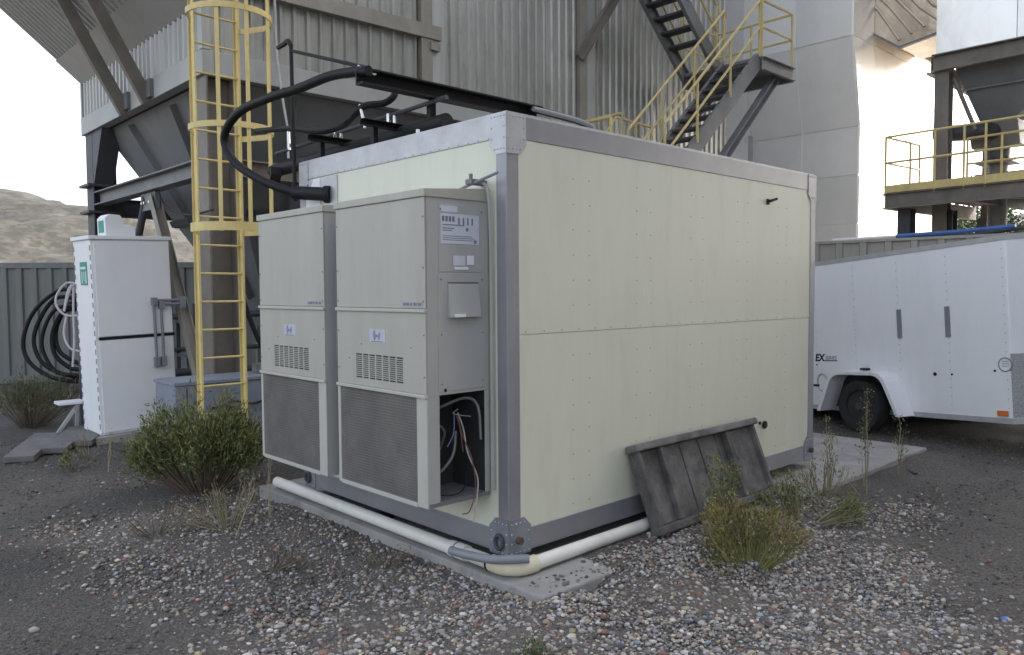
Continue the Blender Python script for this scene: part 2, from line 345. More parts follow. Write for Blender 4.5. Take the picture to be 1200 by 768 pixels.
# sloping canopy sheets over the left side
cdir = Vector((-1.1, 0, .93)).normalized(); cn = Vector((-cdir.z, 0, cdir.x))
n = 9; w = (BYE+.05-3.2)/n
for i in range(n):
    corrug((BX-.02, BYE+.05-w*i, 5.40), (0,-1,0), cdir, cn, w-.006, 4.6, .145, .028, .04).build('canopy_panel', 'soffit', bld)
MB().prism([(BX-.0, 3.2, 5.48), (BX-.0, BYE+.05, 5.48), Vector((BX, BYE+.05, 5.48))+cdir*4.6, Vector((BX, 3.2, 5.48))+cdir*4.6], Vector((.04,0,.05))).build('canopy_deck', 'steel_gr', bld)
box('canopy_flashing', 'soffit', bld, BX-.52, BX-.02, 3.3, BYE, 0, .01).matrix_local = Matrix.Translation(Vector((BX-.02,0,5.345))-ORG[bld.name]) @ Matrix.Rotation(R(40.2), 4, 'Y') @ Matrix.Translation(-Vector((BX-.02,0,0))+ORG[bld.name])
for y in (7.75, 8.7):
    MB().channel((BX-.06, y, BZ0-.02), (BX-.06-1.0, y, BZ0-.02+1.85), .17, .09, .014, upv=(1,0,.4)).build('canopy_strut', 'steel_br', bld)
    box('gusset', 'steel_gr', bld, BX-.10, BX-.045, y-.14, y+.1, BZ0+.02, BZ0+.26)
# girt beam on the front wall and brace under the stairs
MB().channel((BX+.3, 5.88, 5.67), (4.16, 5.88, 5.72), .2, .13, .02, flip=-1).build('girt_beam', 'steel_tan', bld)
box('girt_bracket', 'steel_tan', bld, 3.95, 4.12, 5.86, 6.02, 5.45, 5.57)
MB().ibeam((7.263,5.860,5.975), (8.198,5.550,7.527), .16, .12, .014).build('stair_brace', 'steel_br', bld)
# legs
for x in (BX+.18, 4.5, 8.3, 12.05):
    for y in (BY+.15, BYE-.22):
        c = MB().ibeam((x, y, 0), (x, y, BZ0-.002), .36, .36, .022, upv=(1,0,0))
        c = c.build('column', 'steel_dk' if y > 8 else 'steel_br', bld)
        MB().box(x-.25, x+.25, y-.25, y+.25, 0, .03).build('base_plate', 'steel_dk', c)
        if y > 8: MB().box(x-.28, x+.24, y-.26, y+.26, 3.62, 3.66).build('cap_plate', 'steel_dk', c); MB().box(x-.28, x+.24, y-.26, y+.26, 3.18, 3.22).build('cap_plate', 'steel_dk', c)
MB().prism([(BX+.0, BYE-.42, BZ0), (BX+.0, BYE-.95, BZ0), (BX+.0, BYE-.45, 3.66), (BX+.0, BYE-.42, 3.66)], (.3,0,0)).build('haunch', 'steel_dk', bld)
# low girders
MB().ibeam((BX+.1, BY+.34, 3.42), (BX+.1, BYE-.42, 3.42), .22, .2, .02).build('girder', 'steel_gr', bld)
MB().ibeam((BX+.37, BY+.1, 3.42), (BXE, BY+.1, 3.42), .22, .2, .02).build('girder', 'steel_br', bld)
MB().ibeam((BX+.37, BYE-.22, 3.3), (BXE, BYE-.22, 3.3), .3, .2, .02).build('girder', 'steel_dk', bld)
# V braces below the left girder
jy = 8.3
MB().tube([(BX+.1, jy+.16, 3.24), (BX+.1, 10.55, .3)], .055, 10).build('brace', 'steel_dk', bld, smooth=True)
MB().ibeam((BX+.1, jy-.16, 3.24), (BX+.1, 6.35, .3), .13, .13, .012, upv=(1,0,0)).build('brace', 'steel_tan', bld)
box('gusset', 'steel_gr', bld, BX+.07, BX+.13, jy-.3, jy+.3, 3.05, 3.30)
for yy in (-.2, -.1, .1, .2):
    MB().tube([(BX+.04, jy+yy, 3.16), (BX+.07, jy+yy, 3.16)], .022, 6).build('bolt', 'chrome', bld)
# hoppers
def hopper(x0, x1, y0, y1, zt, cx, cy, zb, s=.28):
    T = [Vector(p) for p in ((x0,y0,zt),(x1,y0,zt),(x1,y1,zt),(x0,y1,zt))]; Bq = [Vector(p) for p in ((cx-s,cy-s,zb),(cx+s,cy-s,zb),(cx+s,cy+s,zb),(cx-s,cy+s,zb))]
    h = MB().add(T+Bq, [(0,1,5,4),(1,2,6,5),(2,3,7,6),(3,0,4,7),(4,5,6,7)]).build('hopper', 'hopper', bld)
    sb = MB(); 
    for i in range(4):
        a, b, c, d = T[i], T[(i+1)%4], Bq[i], Bq[(i+1)%4]; nn = (b-a).cross(c-a).normalized()
        if nn.z > 0: nn = -nn
        for t in (.3, .7):
            p, q = a.lerp(b, t), c.lerp(d, t)
            MB().bar(p.lerp(q,.02)+nn*.05, p.lerp(q,.85)+nn*.05, .016, .1, upv=nn).build('stiffener', 'steel_gr', h)
        MB().bar(a.lerp(c,.47)+nn*.05, b.lerp(d,.47)+nn*.05, .1, .05, upv=nn).build('stiffener', 'steel_dk', h)
for k in range(3):
    hopper(BX+.16+3.85*k, BX+.16+3.85*k+3.7, BY+.16, BYE-.5, BZ0+.01, BX+2.1+3.85*k, 8.4, 1.3)
# dark pipes and clutter standing under the building
for i, (za, r_) in enumerate(((.32,.07),(.5,.06),(.66,.06),(1.0,.035),(1.5,.05))):
    tag(MB().tube([(BX-.2+.3*(i>2), 8.9-.1*i, za), (BX+3.4, 7.3-.1*i, za+.02*i)], r_, 10).build('pipe', 'steel_dk', smooth=True),
        ['dark steel pipe lying lowest in the rack under the filter building','dark steel pipe second from the ground under the filter building','dark steel pipe third from the ground under the filter building','thin dark pipe at waist height under the filter building','dark pipe at chest height under the filter building'][i], 'pipe', 'dark pipes under the building')
rk = thing('pipe_rack', 'low dark steel trestle carrying pipes under the filter building', 'rack', (BX, 8.6, 0))
for x, y in ((BX+.5, 8.35), (BX+2.4, 7.45)):
    MB().bar((x, y+.12, 0), (x, y+.12, 1.7), .06, .06).build('post', 'steel_dk', rk); MB().bar((x, y-.55, 0), (x, y-.55, 1.7), .06, .06).build('post', 'steel_dk', rk)
    for za in (.22, .93, 1.43): MB().bar((x, y-.55, za), (x, y+.12, za), .05, .05).build('crossbar', 'steel_dk', rk)
tag(MB().tube(smoothpath([(1.25,6.9,2.9),(1.35,6.8,1.9),(1.5,6.6,1.2),(1.7,6.5,.8),(1.75,6.4,.1)]), .035, 8).build('hose', 'black', smooth=True), 'black hose hanging beside the corner column under the building', 'hose')
cbl = tag(MB().tube(smoothpath([(0.550,7.512,3.239),(0.550,7.395,3.090),(0.550,7.093,2.952),(0.550,6.458,2.838),(0.550,5.719,2.844)]), .012, 6).build('cable', 'black', smooth=True), 'thin black cable sagging below the low girder left of the ladder', 'cable')
# white conduit hanging on front wall
cd = thing('wall_conduit', 'thin pale conduit running down the front of the filter building', 'conduit', (1.35,5.6,3.6))
MB().tube([(1.400,5.750,5.725),(1.409,5.750,5.097),(1.425,5.750,4.783)], .016, 6).build('pipe', 'galv', cd, smooth=True)
MB().tube([(1.425,5.750,4.783),(1.473,5.750,4.367),(1.546,5.750,3.950),(1.549,5.750,3.562)], .016, 6).build('pipe', 'galv', cd, smooth=True)

# ================================================================== CAGED LADDER
ld = thing('caged_ladder', 'yellow steel ladder with round safety cage in front of the filter building', 'ladder', (.28, 4.9, 0))
LY, LX0, LX1 = 4.9, .035, .525
for x in (LX0, LX1): MB().box(x-.012, x+.012, LY-.032, LY+.032, .0, 8.2).build('rail', 'yellow', ld, bevel=.003); 
for x in (LX0, LX1): MB().box(x-.034+.0*x, x+.034, LY+.033, LY+.042, .0, 8.2).build('rail_flange', 'yellow', ld)
for i in range(27): MB().tube([(LX0, LY, .29+.306*i-.06), (LX1, LY, .29+.306*i-.06)], .0125, 7).build('rung', 'yellow', ld, smooth=True)
def cage_pt(a): # a in 0..1 along hoop
    q = R(200)-R(220)*(1-a)-R(0); ang = R(-190)+R(200)*a
    cx, cy, rr = .27, 4.53, .42
    return cx+rr*math.cos(ang), cy+rr*math.sin(ang)
hp = [(LX0, LY)]+[cage_pt(i/18) for i in range(19)]+[(LX1, LY)]
def hoop(z, h):
    b = MB(); n = len(hp)
    for off in (0, .01):
        for zz in (z-h/2, z+h/2):
            for (x, y) in hp:
                d = Vector((x-.27, y-4.53)).normalized(); b.v.append((x+d.x*off, y+d.y*off, zz))
    for i in range(n-1):
        b.f += [(i,i+1,n+i+1,n+i),(2*n+i,2*n+i+1,3*n+i+1,3*n+i),(i,i+1,2*n+i+1,2*n+i),(n+i,n+i+1,3*n+i+1,3*n+i)]
    b.build('hoop', 'yellow', ld)
hoop(2.53, .09)
for z in (3.55, 4.72, 5.9, 7.05, 8.15): hoop(z, .06)
for a in (.1, .3, .5, .7, .9):
    x, y = cage_pt(a); d = Vector((x-.27, y-4.53)).normalized(); p = Vector((x, y, 0))-Vector((d.x, d.y, 0))*.006
    MB().obox((p.x, p.y, (2.48+8.17)/2), Vector((d.y,-d.x,0))*.02, Vector((d.x,d.y,0))*.005, (0,0,(8.17-2.48)/2)).build('cage_bar', 'yellow', ld)
for z in (7.0,): MB().bar((LX1, LY+.03, z), (BX+.14, BY-.02, z), .05, .012).build('standoff', 'yellow', ld)

# ================================================================== GREY BOX BEHIND LADDER
gbx = thing('equipment_box', 'low blue grey steel box behind the ladder and the big bush', 'box', (.7, 5.6, 0))
box('body', 'boxblue', gbx, -.1, 1.75, 5.3, 5.92, .03, .82, bevel=.006)
box('lid', 'boxblue', gbx, -.115, 1.765, 5.285, 5.935, .823, .862, bevel=.004)
box('door_seam', 'dark', gbx, .02, .03, 5.292, 5.302, .1, .8)
MB().tube([(-.13,5.62,.5),(-.1,5.62,.5)], .035, 8).build('latch', 'black', gbx)
cb = MB().tube(smoothpath([(.55,5.26,.6),(.8,5.25,.55),(1.1,5.26,.62),(1.3,5.27,.5)]), .014, 6).build('cable', 'black', gbx, smooth=True)
for p in ((.32,.52),(.95,.7),(1.0,.73)): box('mark', 'dark', gbx, p[0], p[0]+.05, 5.294, 5.302, p[1], p[1]+.03)
box('skid', 'steel_dk', gbx, -.08, 1.73, 5.33, 5.89, -.05, .028)
tag(box('timber_block', 'wood', None, 1.0, 1.5, 5.5, 5.75, .864, .98), 'small weathered timber block lying on the blue grey box', 'timber')

# ================================================================== WHITE CABINET
cab = thing('utility_cabinet', 'tall white metal cabinet leaning slightly, beside the coiled hoses', 'cabinet', (-.385, 7.04, .08), rot=(R(.4), R(-1.6), R(2)), local=True)
CW, CD, CH = .95, .66, 2.44
box('body', 'white', cab, 0, CW, .002, CD, .0, CH, bevel=.004)
box('roof_cap', 'white', cab, -.025, CW+.025, -.03, CD+.02, CH+.002, CH+.05, bevel=.006)
box('door', 'white', cab, .035, CW-.012, -.018, .0, 1.235, CH-.02, bevel=.004)
box('door', 'white', cab, .035, CW-.012, -.018, .0, .03, 1.19, bevel=.004)
box('door_gap_trim', 'black', cab, .035, CW+.01, -.024, .001, 1.195, 1.228)
for yy in (.02, CD-.03):
    for i in range(20): box('corner_slot', 'conduit_grey', cab, -.006, .001, yy-.008, yy+.01, .08+i*.117, .145+i*.117)
sg = box('sign', 'green', cab, -.008, .0, .17, .42, 1.88, 2.17)
box('sign_print', 'paper2', sg, -.0105, -.008, .2, .39, 2.08, 2.11); box('sign_print', 'paper2', sg, -.0105, -.008, .19, .22, 1.9, 2.05); box('sign_print', 'paper2', sg, -.0105, -.008, .27, .29, 1.93, 2.05); box('sign_print', 'paper2', sg, -.0105, -.008, .34, .36, 1.9, 2.05)
for dx, zt in ((.70, 1.60), (.79, 1.55)):
    MB().tube(smoothpath([(1.12, -.06, zt+.06), (.95, -.06, zt+.06), (dx+.03, -.06, zt+.06), (dx, -.055, zt+.03), (dx, -.055, zt-.3), (dx, -.05, .86)], 4), .018, 8).build('conduit', 'conduit_grey', cab, smooth=True)
    box('conduit_fitting', 'conduit_grey', cab, dx-.032, dx+.032, -.085, -.02, .8, .93, bevel=.008)
    box('conduit_fitting', 'conduit_grey', cab, dx-.03, dx+.04, -.09, -.02, zt, zt+.1, bevel=.008)
box('conduit_fitting', 'conduit_grey', cab, 1.03, 1.1, -.1, -.02, 1.55, 1.7, bevel=.01)
box('base', 'concrete', cab, -.1, CW+.12, -.12, CD+.12, -.14, -.003)
tb = thing('control_box', 'small white stepped box on top of the tall cabinet', 'box', (-.235, 7.14, 2.575), rot=(0, R(-1.6), R(2)), local=True)
MB().prism([(0,0,.0),(.36,0,.0),(.36,0,.13),(.22,0,.15),(.22,0,.22),(.18,0,.27),(.05,0,.28),(0,0,.23)], (0,.3,0)).build('body', 'white', tb, bevel=.008)
box('label_plate', 'green', tb, -.006, .0, .06, .24, .05, .2)

st = thing('step_stool', 'small white metal step with one slanting leg left of the cabinet', 'step', (-.42, 8.1, 0))
box('tread', 'white', st, -.66, -.34, 7.85, 8.1, .40, .44, bevel=.008)
MB().bar((-.68, 7.95, .0), (-.40, 7.95, .4), .04, .04).build('leg', 'galv', st); MB().bar((-.40, 8.1, .0), (-.38, 8.1, .4), .04, .04).build('leg', 'galv', st)

# planks on the ground
for i, (c, L, W, a, lb) in enumerate((((-1.113,7.073,0.060), 1.4, .30, 66, 'leftmost of three grey weathered planks on the ground'), ((-0.703,7.266,0.060), 1.4, .27, 64, 'middle of three grey weathered planks on the ground'), ((-0.356,7.402,0.050), 1.3, .22, 62, 'grey weathered plank on the ground nearest the white cabinet'))):
    b = MB().box(-L/2, L/2, -W/2, W/2, -.035, .035).build('plank', 'plank', bevel=.008)
    b.location = (c[0], c[1], .045+.01*i); b.rotation_euler = (R(1.5), R(-1), R(a)); tag(b, lb, 'plank', 'planks by the cabinet')

# ================================================================== CONTAINER ON THE LEFT + HOSES
def container(name, label, p0, p1, z0, H, depth, mt, side=1, pitch=.30, rh=.12):
    p0, p1 = Vector((*p0,0)), Vector((*p1,0)); u = (p1-p0).normalized(); L = (p1-p0).length; nn = Vector((u.y, -u.x, 0))*side
    t = thing(name, label, 'container', (p0.x, p0.y, 0))
    corrug(p0+Vector((0,0,z0+.16)), u, (0,0,1), nn, L, H-.16-rh, pitch, .04, .10).build('side_wall', mt, t)
    for zz, hh in ((z0+.08, .16), (z0+H-rh/2, rh)): MB().bar(p0+Vector((0,0,zz))+nn*.005, p1+Vector((0,0,zz))+nn*.005, .09, hh).build('rail', mt, t, bevel=.006)
    for p in (p0, p1): MB().box(p.x-.08, p.x+.08, p.y-.08, p.y+.08, z0, z0+H+.01).build('corner_post', mt, t)
    MB().prism([p0+Vector((0,0,z0+H-.05))-nn*.06, p1+Vector((0,0,z0+H-.05))-nn*.06, p1-nn*depth+Vector((0,0,z0+H-.05)), p0-nn*depth+Vector((0,0,z0+H-.05))], (0,0,.04)).build('roof', mt, t)
    MB().prism([p0-nn*(depth-.05)+Vector((0,0,z0)), p1-nn*(depth-.05)+Vector((0,0,z0)), p1-nn*depth+Vector((0,0,z0)), p0-nn*depth+Vector((0,0,z0))], (0,0,H-.05)).build('side_wall', mt, t)
    for p in (p0, p1):
        e = (u if p is p1 else -u)
        MB().prism([p-nn*.09+Vector((0,0,z0)), p-nn*(depth-.05)+Vector((0,0,z0)), p-nn*(depth-.05)-e*.04+Vector((0,0,z0)), p-nn*.09-e*.04+Vector((0,0,z0))], (0,0,H-.05)).build('end_wall', mt, t)
    return t
container('shipping_container', 'grey green corrugated steel container behind the hoses and white cabinet', (-1.65, 16.75), (4.2, 12.3), 0, 2.5, 2.4, 'container')
hc = thing('hose_coil', 'coil of thick black hoses hanging left of the white cabinet', 'hose', (-0.332,9.166,0.676))
for pts, r_ in (([(-0.090,9.015,1.846),(-0.286,9.203,1.910),(-0.567,9.448,1.604),(-0.700,9.545,1.173),(-0.640,9.468,0.863),(-0.423,9.250,0.652),(-0.138,8.976,0.575)], .03), ([(-0.078,9.069,1.784),(-0.322,9.298,1.786),(-0.516,9.458,1.441),(-0.573,9.491,1.107),(-0.450,9.353,0.795),(-0.122,9.033,0.619)], .03), ([(-0.096,9.010,1.686),(-0.332,9.229,1.639),(-0.468,9.339,1.356),(-0.498,9.347,1.047),(-0.366,9.201,0.725),(-0.134,8.979,0.674)], .028), ([(-0.070,9.120,1.634),(-0.235,9.272,1.586),(-0.355,9.365,1.288),(-0.348,9.339,0.977),(-0.210,9.196,0.789),(-0.076,9.067,0.738)], .032), ([(-0.024,9.153,1.758),(-0.163,9.280,1.684),(-0.303,9.390,1.348),(-0.280,9.345,1.010),(-0.059,9.124,0.808)], .032)):
    MB().tube(smoothpath(pts), r_, 8).build('loop', 'black', hc, smooth=True)
ph = thing('pale_hose_coil', 'pale pink white hose looped on the left side of the cabinet', 'hose', (-0.442,8.053,0.996))
for pts in ([(-0.367,7.910,1.983),(-0.482,8.018,1.995),(-0.577,8.099,1.850),(-0.591,8.102,1.703),(-0.514,8.021,1.579),(-0.383,7.897,1.566)], [(-0.439,7.949,1.972),(-0.495,7.989,1.770),(-0.525,8.008,1.624),(-0.474,7.978,1.905),(-0.414,7.926,1.972)], [(-0.491,8.028,1.589),(-0.526,8.043,1.319),(-0.475,7.984,1.138),(-0.370,7.882,1.092)], [(-0.418,7.955,1.949),(-0.432,7.943,1.567),(-0.436,7.925,1.229),(-0.465,7.931,0.892)]):
    MB().tube(smoothpath(pts), .014, 6).build('loop', 'pinkhose', ph, smooth=True)
hs = thing('hose_hanger', 'steel post and arm holding the hoses beside the cabinet', 'hanger', (-.3, 8.0, 0))
hq = Vector((-0.166,8.674,1.847)); MB().bar((hq.x, hq.y, 0), (hq.x, hq.y, hq.z+.05), .06, .06).build('post', 'steel_dk', hs); MB().bar(hq, Vector((-0.159,9.085,1.933)), .04, .04).build('arm', 'steel_dk', hs)

# ================================================================== STAIRS
st = thing('steel_staircase', 'grey switchback steel staircase with yellow handrails beyond the shelter roof', 'staircase', (9.0, 4.4, 0))
SL = math.tan(R(42.0)); XL, XR, ZL = 9.85, 11.0, 6.07
def flight(xt, zt, y0, y1, dirx, run, mt='steel_gr', both=True):
    """flight descending from (xt,zt) along dirx"""
    d = Vector((dirx, 0, -SL)).normalized(); L = run/abs(d.x)
    for y in (y0, y1): MB().channel((xt, y, zt-.06), Vector((xt, y, zt-.06))+d*L, .26, .07, .012, flip=(1 if y == y0 else -1)*(-dirx)).build('stringer', mt, st)
    n = int(run/.235)
    for i in range(1, n): MB().box(xt+dirx*(.235*i)-.12, xt+dirx*(.235*i)+.12, y0+.02, y1-.02, zt-SL*.235*i-.02, zt-SL*.235*i+.02).build('tread', 'steel_dk', st)
def handrail(pts, posts, h=1.0, r_=.024):
    top = [Vector(p)+Vector((0,0,h)) for p in pts]; mid = [Vector(p)+Vector((0,0,h*.52)) for p in pts]
    MB().tube(top, r_, 8).build('handrail', 'yellow2', st, smooth=True); MB().tube(mid, r_*.9, 8).build('midrail', 'yellow2', st, smooth=True)
    for p in posts: MB().tube([p, Vector(p)+Vector((0,0,h))], r_, 8).build('rail_post', 'yellow2', st, smooth=True)
LOWRUN = 3.0
flight(XL, ZL, 3.82, 4.55, -1, LOWRUN)
UT = 4.2
flight(XL-UT, ZL+UT*SL, 4.66, 5.45, 1, UT)
# landing
box('landing_deck', 'steel_gr', st, XL, XR, 3.80, 5.5, ZL-.05, ZL)
for a, b in (((XL,3.79,ZL-.14),(XR,3.79,ZL-.14)),((XR,3.79,ZL-.14),(XR,5.5,ZL-.14)),((XL,5.5,ZL-.14),(XR,5.5,ZL-.14))): MB().channel(a, b, .24, .07, .012).build('landing_beam', 'steel_gr', st)
MB().ibeam((XR-.42, 3.92, ZL-.26), (8.549,3.920,3.898), .14, .14, .014).build('knee_brace', 'steel_gr', st)
MB().ibeam((XR-.3, 5.3, ZL-.26), (XR-2.0, 5.9, 4.0), .14, .14, .014).build('knee_brace', 'steel_gr', st)
lowp = lambda x, y: (x, y, ZL-(XL-x)*SL)
for y in (3.82, 4.55): handrail([lowp(XL, y), lowp(XL-LOWRUN+.1, y)], [lowp(XL-.02, y), lowp(XL-1.0, y), lowp(XL-2.0, y), lowp(XL-2.9, y)])
upp = lambda x, y: (x, y, ZL+(XL-x)*SL)
for y in (4.66, 5.45): handrail([upp(XL-.05, y), upp(XL-UT, y)], [upp(XL-.1, y), upp(XL-1.1, y), upp(XL-2.2, y), upp(XL-3.3, y)])
handrail([(XL+.02,3.80,ZL),(XR,3.80,ZL),(XR,5.48,ZL),(XL+.02,5.48,ZL)], [(XL+.02,3.80,ZL),(XR,3.80,ZL),(XR,4.66,ZL),(XR,5.48,ZL)])
MB().tube([(XL+.02,4.55,ZL+1),(XL+.12,4.6,ZL+.9),(XL+.02,4.66,ZL+1)], .022, 8).build('handrail', 'yellow2', st, smooth=True)
# lower landing with its rails
XB, ZB = XL-LOWRUN, ZL-LOWRUN*SL
box('landing_deck', 'steel_gr', st, XB-1.2, XB, 3.80, 5.5, ZB-.05, ZB)
handrail([(XB,4.60,ZB+.36),(XB,5.45,ZB+.36)], [(XB,4.62,ZB),(XB,5.45,ZB)])
handrail([(XB-1.2,5.45,ZB),(XB,5.45,ZB)], [(XB-1.2,5.45,ZB),(XB-.6,5.45,ZB)])
handrail([(XB-1.2,5.45,ZB),(XB-1.2,3.84,ZB)], [(XB-1.2,4.6,ZB),(XB-1.2,3.84,ZB)])
handrail([(7.300,5.500,3.464),(7.819,5.500,4.037),(8.860,5.500,3.998)], [(7.941,5.500,4.034),(8.390,5.500,4.017),(8.860,5.500,3.998)], h=.92)
for x, y in ((XB-1.1, 3.9), (XB-1.1, 5.4), (XB-.1, 3.9), (XB-.1, 5.4)): MB().ibeam((x, y, 0), (x, y, ZB-.05), .16, .16, .014).build('column', 'steel_gr', st)
box('landing_deck', 'steel_gr', st, XL-UT-1.2, XL-UT, 4.6, 5.5, ZL+UT*SL-.05, ZL+UT*SL)

# ================================================================== SILVER DUCT TOWER
tw = thing('silver_duct_tower', 'huge aluminium jacketed duct tower right of the staircase', 'duct', (17, 6, 0))
V = lambda *a: Vector(a)
def clad(corners, nu, nv, mt, inset=.02):
    """quad a,b,c,d (a->b along u, a->d along v) split into sheets with seams, each slightly uneven"""
    a, b, c, d = map(Vector, corners); nn = (b-a).cross(d-a).normalized()
    for i in range(nu):
        for j in range(nv):
            q = lambda s, t: a.lerp(b, s).lerp(d.lerp(c, s), t)
            s0, s1, t0, t1 = i/nu+.002, (i+1)/nu-.002, j/nv+.002, (j+1)/nv-.002
            P = [q(s0,t0), q(s1,t0), q(s1,t1), q(s0,t1)]
            e = [random.uniform(.012, .034) for _ in range(4)]
            MB().add([p+nn*k for p, k in zip(P, e)]+[p-nn*.01 for p in P], [(0,1,2,3),(7,6,5,4),(0,4,5,1),(1,5,6,2),(2,6,7,3),(3,7,4,0)]).build('cladding_sheet', mt, tw)
TX, TX2, TY, TYE, TXE = 15.0, 14.6, 4.2, 9.6, 21.5
Z1, Z2, Z3 = 5.6, 7.55, 16.0
MB().box(TX, TXE, TY, TYE, 0, Z1).build('core', 'jacket', tw)
MB().add([V(TX,TY,Z1),V(TXE,TY,Z1),V(TXE,TYE,Z1),V(TX,TYE,Z1),V(TX2,TY,Z2),V(TXE,TY,Z2),V(TXE,TYE,Z2),V(TX2,TYE,Z2)], [(0,3,2,1),(4,5,6,7),(0,1,5,4),(1,2,6,5),(2,3,7,6),(3,0,4,7)]).build('core', 'jacket', tw)
MB().box(TX2, TXE, TY, TYE, Z2, Z3).build('core', 'jacket', tw)
clad([(TX,TYE,0),(TX,TY,0),(TX,TY,Z1),(TX,TYE,Z1)], 4, 5, 'jacket')
clad([(TX,TYE,Z1),(TX,TY,Z1),(TX2,TY,Z2),(TX2,TYE,Z2)], 4, 1, 'jacket')
clad([(TX2,TYE,Z2),(TX2,TY,Z2),(TX2,TY,Z3),(TX2,TYE,Z3)], 4, 5, 'jacket')
clad([(TX,TY,0),(TXE,TY,0),(TXE,TY,Z1),(TX,TY,Z1)], 6, 5, 'jacket')
clad([(TX,TY,Z1),(TXE,TY,Z1),(TXE,TY,Z2),(TX2,TY,Z2)], 6, 2, 'jacket')
clad([(TX2,TY,Z2),(TXE,TY,Z2),(TXE,TY,Z3),(TX2,TY,Z3)], 6, 5, 'jacket')
MB().box(TX-.06, TX-.0, 6.85, 6.98, 0, 6.4).build('downpipe', 'galv', tw)
# crossing duct towards the bins, carried up out of view to block the sun
prof = [(4.86,8.32),(3.60,7.38),(2.75,7.52),(2.2,8.4),(2.2,18.0),(4.86,18.0)]
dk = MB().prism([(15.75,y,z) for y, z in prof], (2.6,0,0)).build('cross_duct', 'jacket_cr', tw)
for (ya, za), (yb, zb) in ((prof[0], prof[1]), (prof[1], prof[2]), (prof[2], prof[3])):
    MB().bar((15.74, ya, za), (15.74, yb, zb), .12, .04).build('duct_flange', 'steel_gr', dk)
for i in range(8):
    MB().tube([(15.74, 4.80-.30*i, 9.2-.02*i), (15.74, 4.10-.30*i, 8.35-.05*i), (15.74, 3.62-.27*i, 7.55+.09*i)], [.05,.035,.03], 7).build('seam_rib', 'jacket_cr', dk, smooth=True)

# ================================================================== BIN ROW ON THE RIGHT
bn = thing('storage_bins', 'row of grey insulated bins on brown steel legs beyond the white trailer, extended out of view for shade', 'bin', (13.3, 2.0, 0))
NX, NW, NZ, NT, NYE = 13.3, 3.3, 6.36, 18.0, -11.5  # length and height out of view are set to shade the yard
box('bin_shell', 'jacket', bn, NX+.06, NX+NW, NYE, 2.0, NZ+.02, NT)
box('unseen_shade_block', 'siding', bn, -2.0, NX-.2, -13.0, -9.2, 0, 14.5)  # added out of view to cut the light on yard and shelter side
for i in range(10):
    for j in range(7):
        y1 = 2.0-1.35*i; MB().box(NX+random.uniform(0,.02), NX+.06, y1-1.335, y1, NZ+.01+1.5*j, NZ+1.49+1.5*j).build('cladding_sheet', 'jacket', bn)
for j in range(6):
    for i in range(2): MB().box(NX+.06+1.62*i, NX+1.66+1.62*i, 2.0, 2.03+random.uniform(0,.015), NZ+.01+1.5*j, NZ+1.49+1.5*j).build('cladding_sheet', 'jacket', bn)
MB().channel((NX-.02, 2.05, NZ-.16), (NX-.02, NYE, NZ-.16), .32, .12, .02).build('ring_beam', 'steel_br', bn)
MB().channel((NX-.02, 2.08, NZ-.16), (NX+NW, 2.08, NZ-.16), .32, .12, .02, flip=-1).build('ring_beam', 'steel_br', bn)
for y in (1.9, -1.4, -4.7, -8.0, -11.3):
    for x in (NX+.12, NX+NW-.15):
        c = MB().ibeam((x, y, 0), (x, y, NZ-.321), .26, .26, .02).build('column', 'steel_br', bn)
MB().tube([(13.450,1.733,5.901), (13.450,1.343,4.863)], .04, 8).build('brace', 'steel_br', bn, smooth=True)
for k in range(4):
    y1 = 1.8-3.3*k; y0 = y1-3.1; cy = (y0+y1)/2+.9; T = [V(NX+.12,y1,NZ-.05),V(NX+.12,y0,NZ-.05),V(NX+NW-.1,y0,NZ-.05),V(NX+NW-.1,y1,NZ-.05)]; cx = NX+.9
    Bq = [V(cx-.25,cy+.25,5.05),V(cx-.25,cy-.25,5.05),V(cx+.25,cy-.25,5.05),V(cx+.25,cy+.25,5.05)]
    h = MB().add(T+Bq, [(0,1,5,4),(1,2,6,5),(2,3,7,6),(3,0,4,7),(4,5,6,7)]).build('cone_hopper', 'hopper', bn)
    MB().bar(T[0].lerp(Bq[0],.5)+V(-.03,.03,0), T[1].lerp(Bq[1],.5)+V(-.03,-.03,0), .08, .03).build('stiffener', 'steel_gr', h)
# platform
PX, PY, PZ = 12.3, 2.54, 3.72
pf = thing('work_platform', 'steel platform with yellow railings in front of the grey bins', 'platform', (PX, PY, 0), rot=(0,0,R(-5)), local=True)
box('deck', 'steel_dk', pf, .02, 4.2, -8.0, -.02, PZ-.05, PZ)
box('toe_plate', 'yellow', pf, -.015, .0, -8.0, .0, PZ-.04, PZ+.1); box('toe_plate', 'yellow', pf, .0, 1.3, .0, .015, PZ-.04, PZ+.1)
MB().channel((0,0,PZ-.2), (0,-8,PZ-.2), .28, .09, .015, flip=1).build('edge_beam', 'steel_br', pf); MB().channel((.02,.0,PZ-.2), (4.2,.0,PZ-.2), .28, .09, .015, flip=-1).build('edge_beam', 'steel_br', pf)
for y in (-1.3, -2.6, -3.9): MB().ibeam((.1,y,PZ-.18), (4.1,y,PZ-.18), .2, .12, .012).build('joist', 'steel_dk', pf)
MB().bar((.1,-.1,PZ-.15), (2.4,-2.5,PZ-.15), .08, .08).build('joist', 'steel_gr', pf)
def prail(pts, posts):
    for h in (1.02, .53): MB().tube([Vector(p)+V(0,0,PZ+h) for p in pts], .022, 8).build('handrail', 'yellow', pf, smooth=True)
    for p in posts: MB().tube([Vector(p)+V(0,0,PZ-.1), Vector(p)+V(0,0,PZ+1.02)], .022, 8).build('rail_post', 'yellow', pf, smooth=True)
prail([(0,-8,0),(0,0,0),(1.4,0,0)], [(0,0,0),(0,-.9,0),(0,-1.4,0),(0,-1.75,0),(0,-2.9,0),(0,-4,0),(1.0,0,0),(1.4,0,0)])
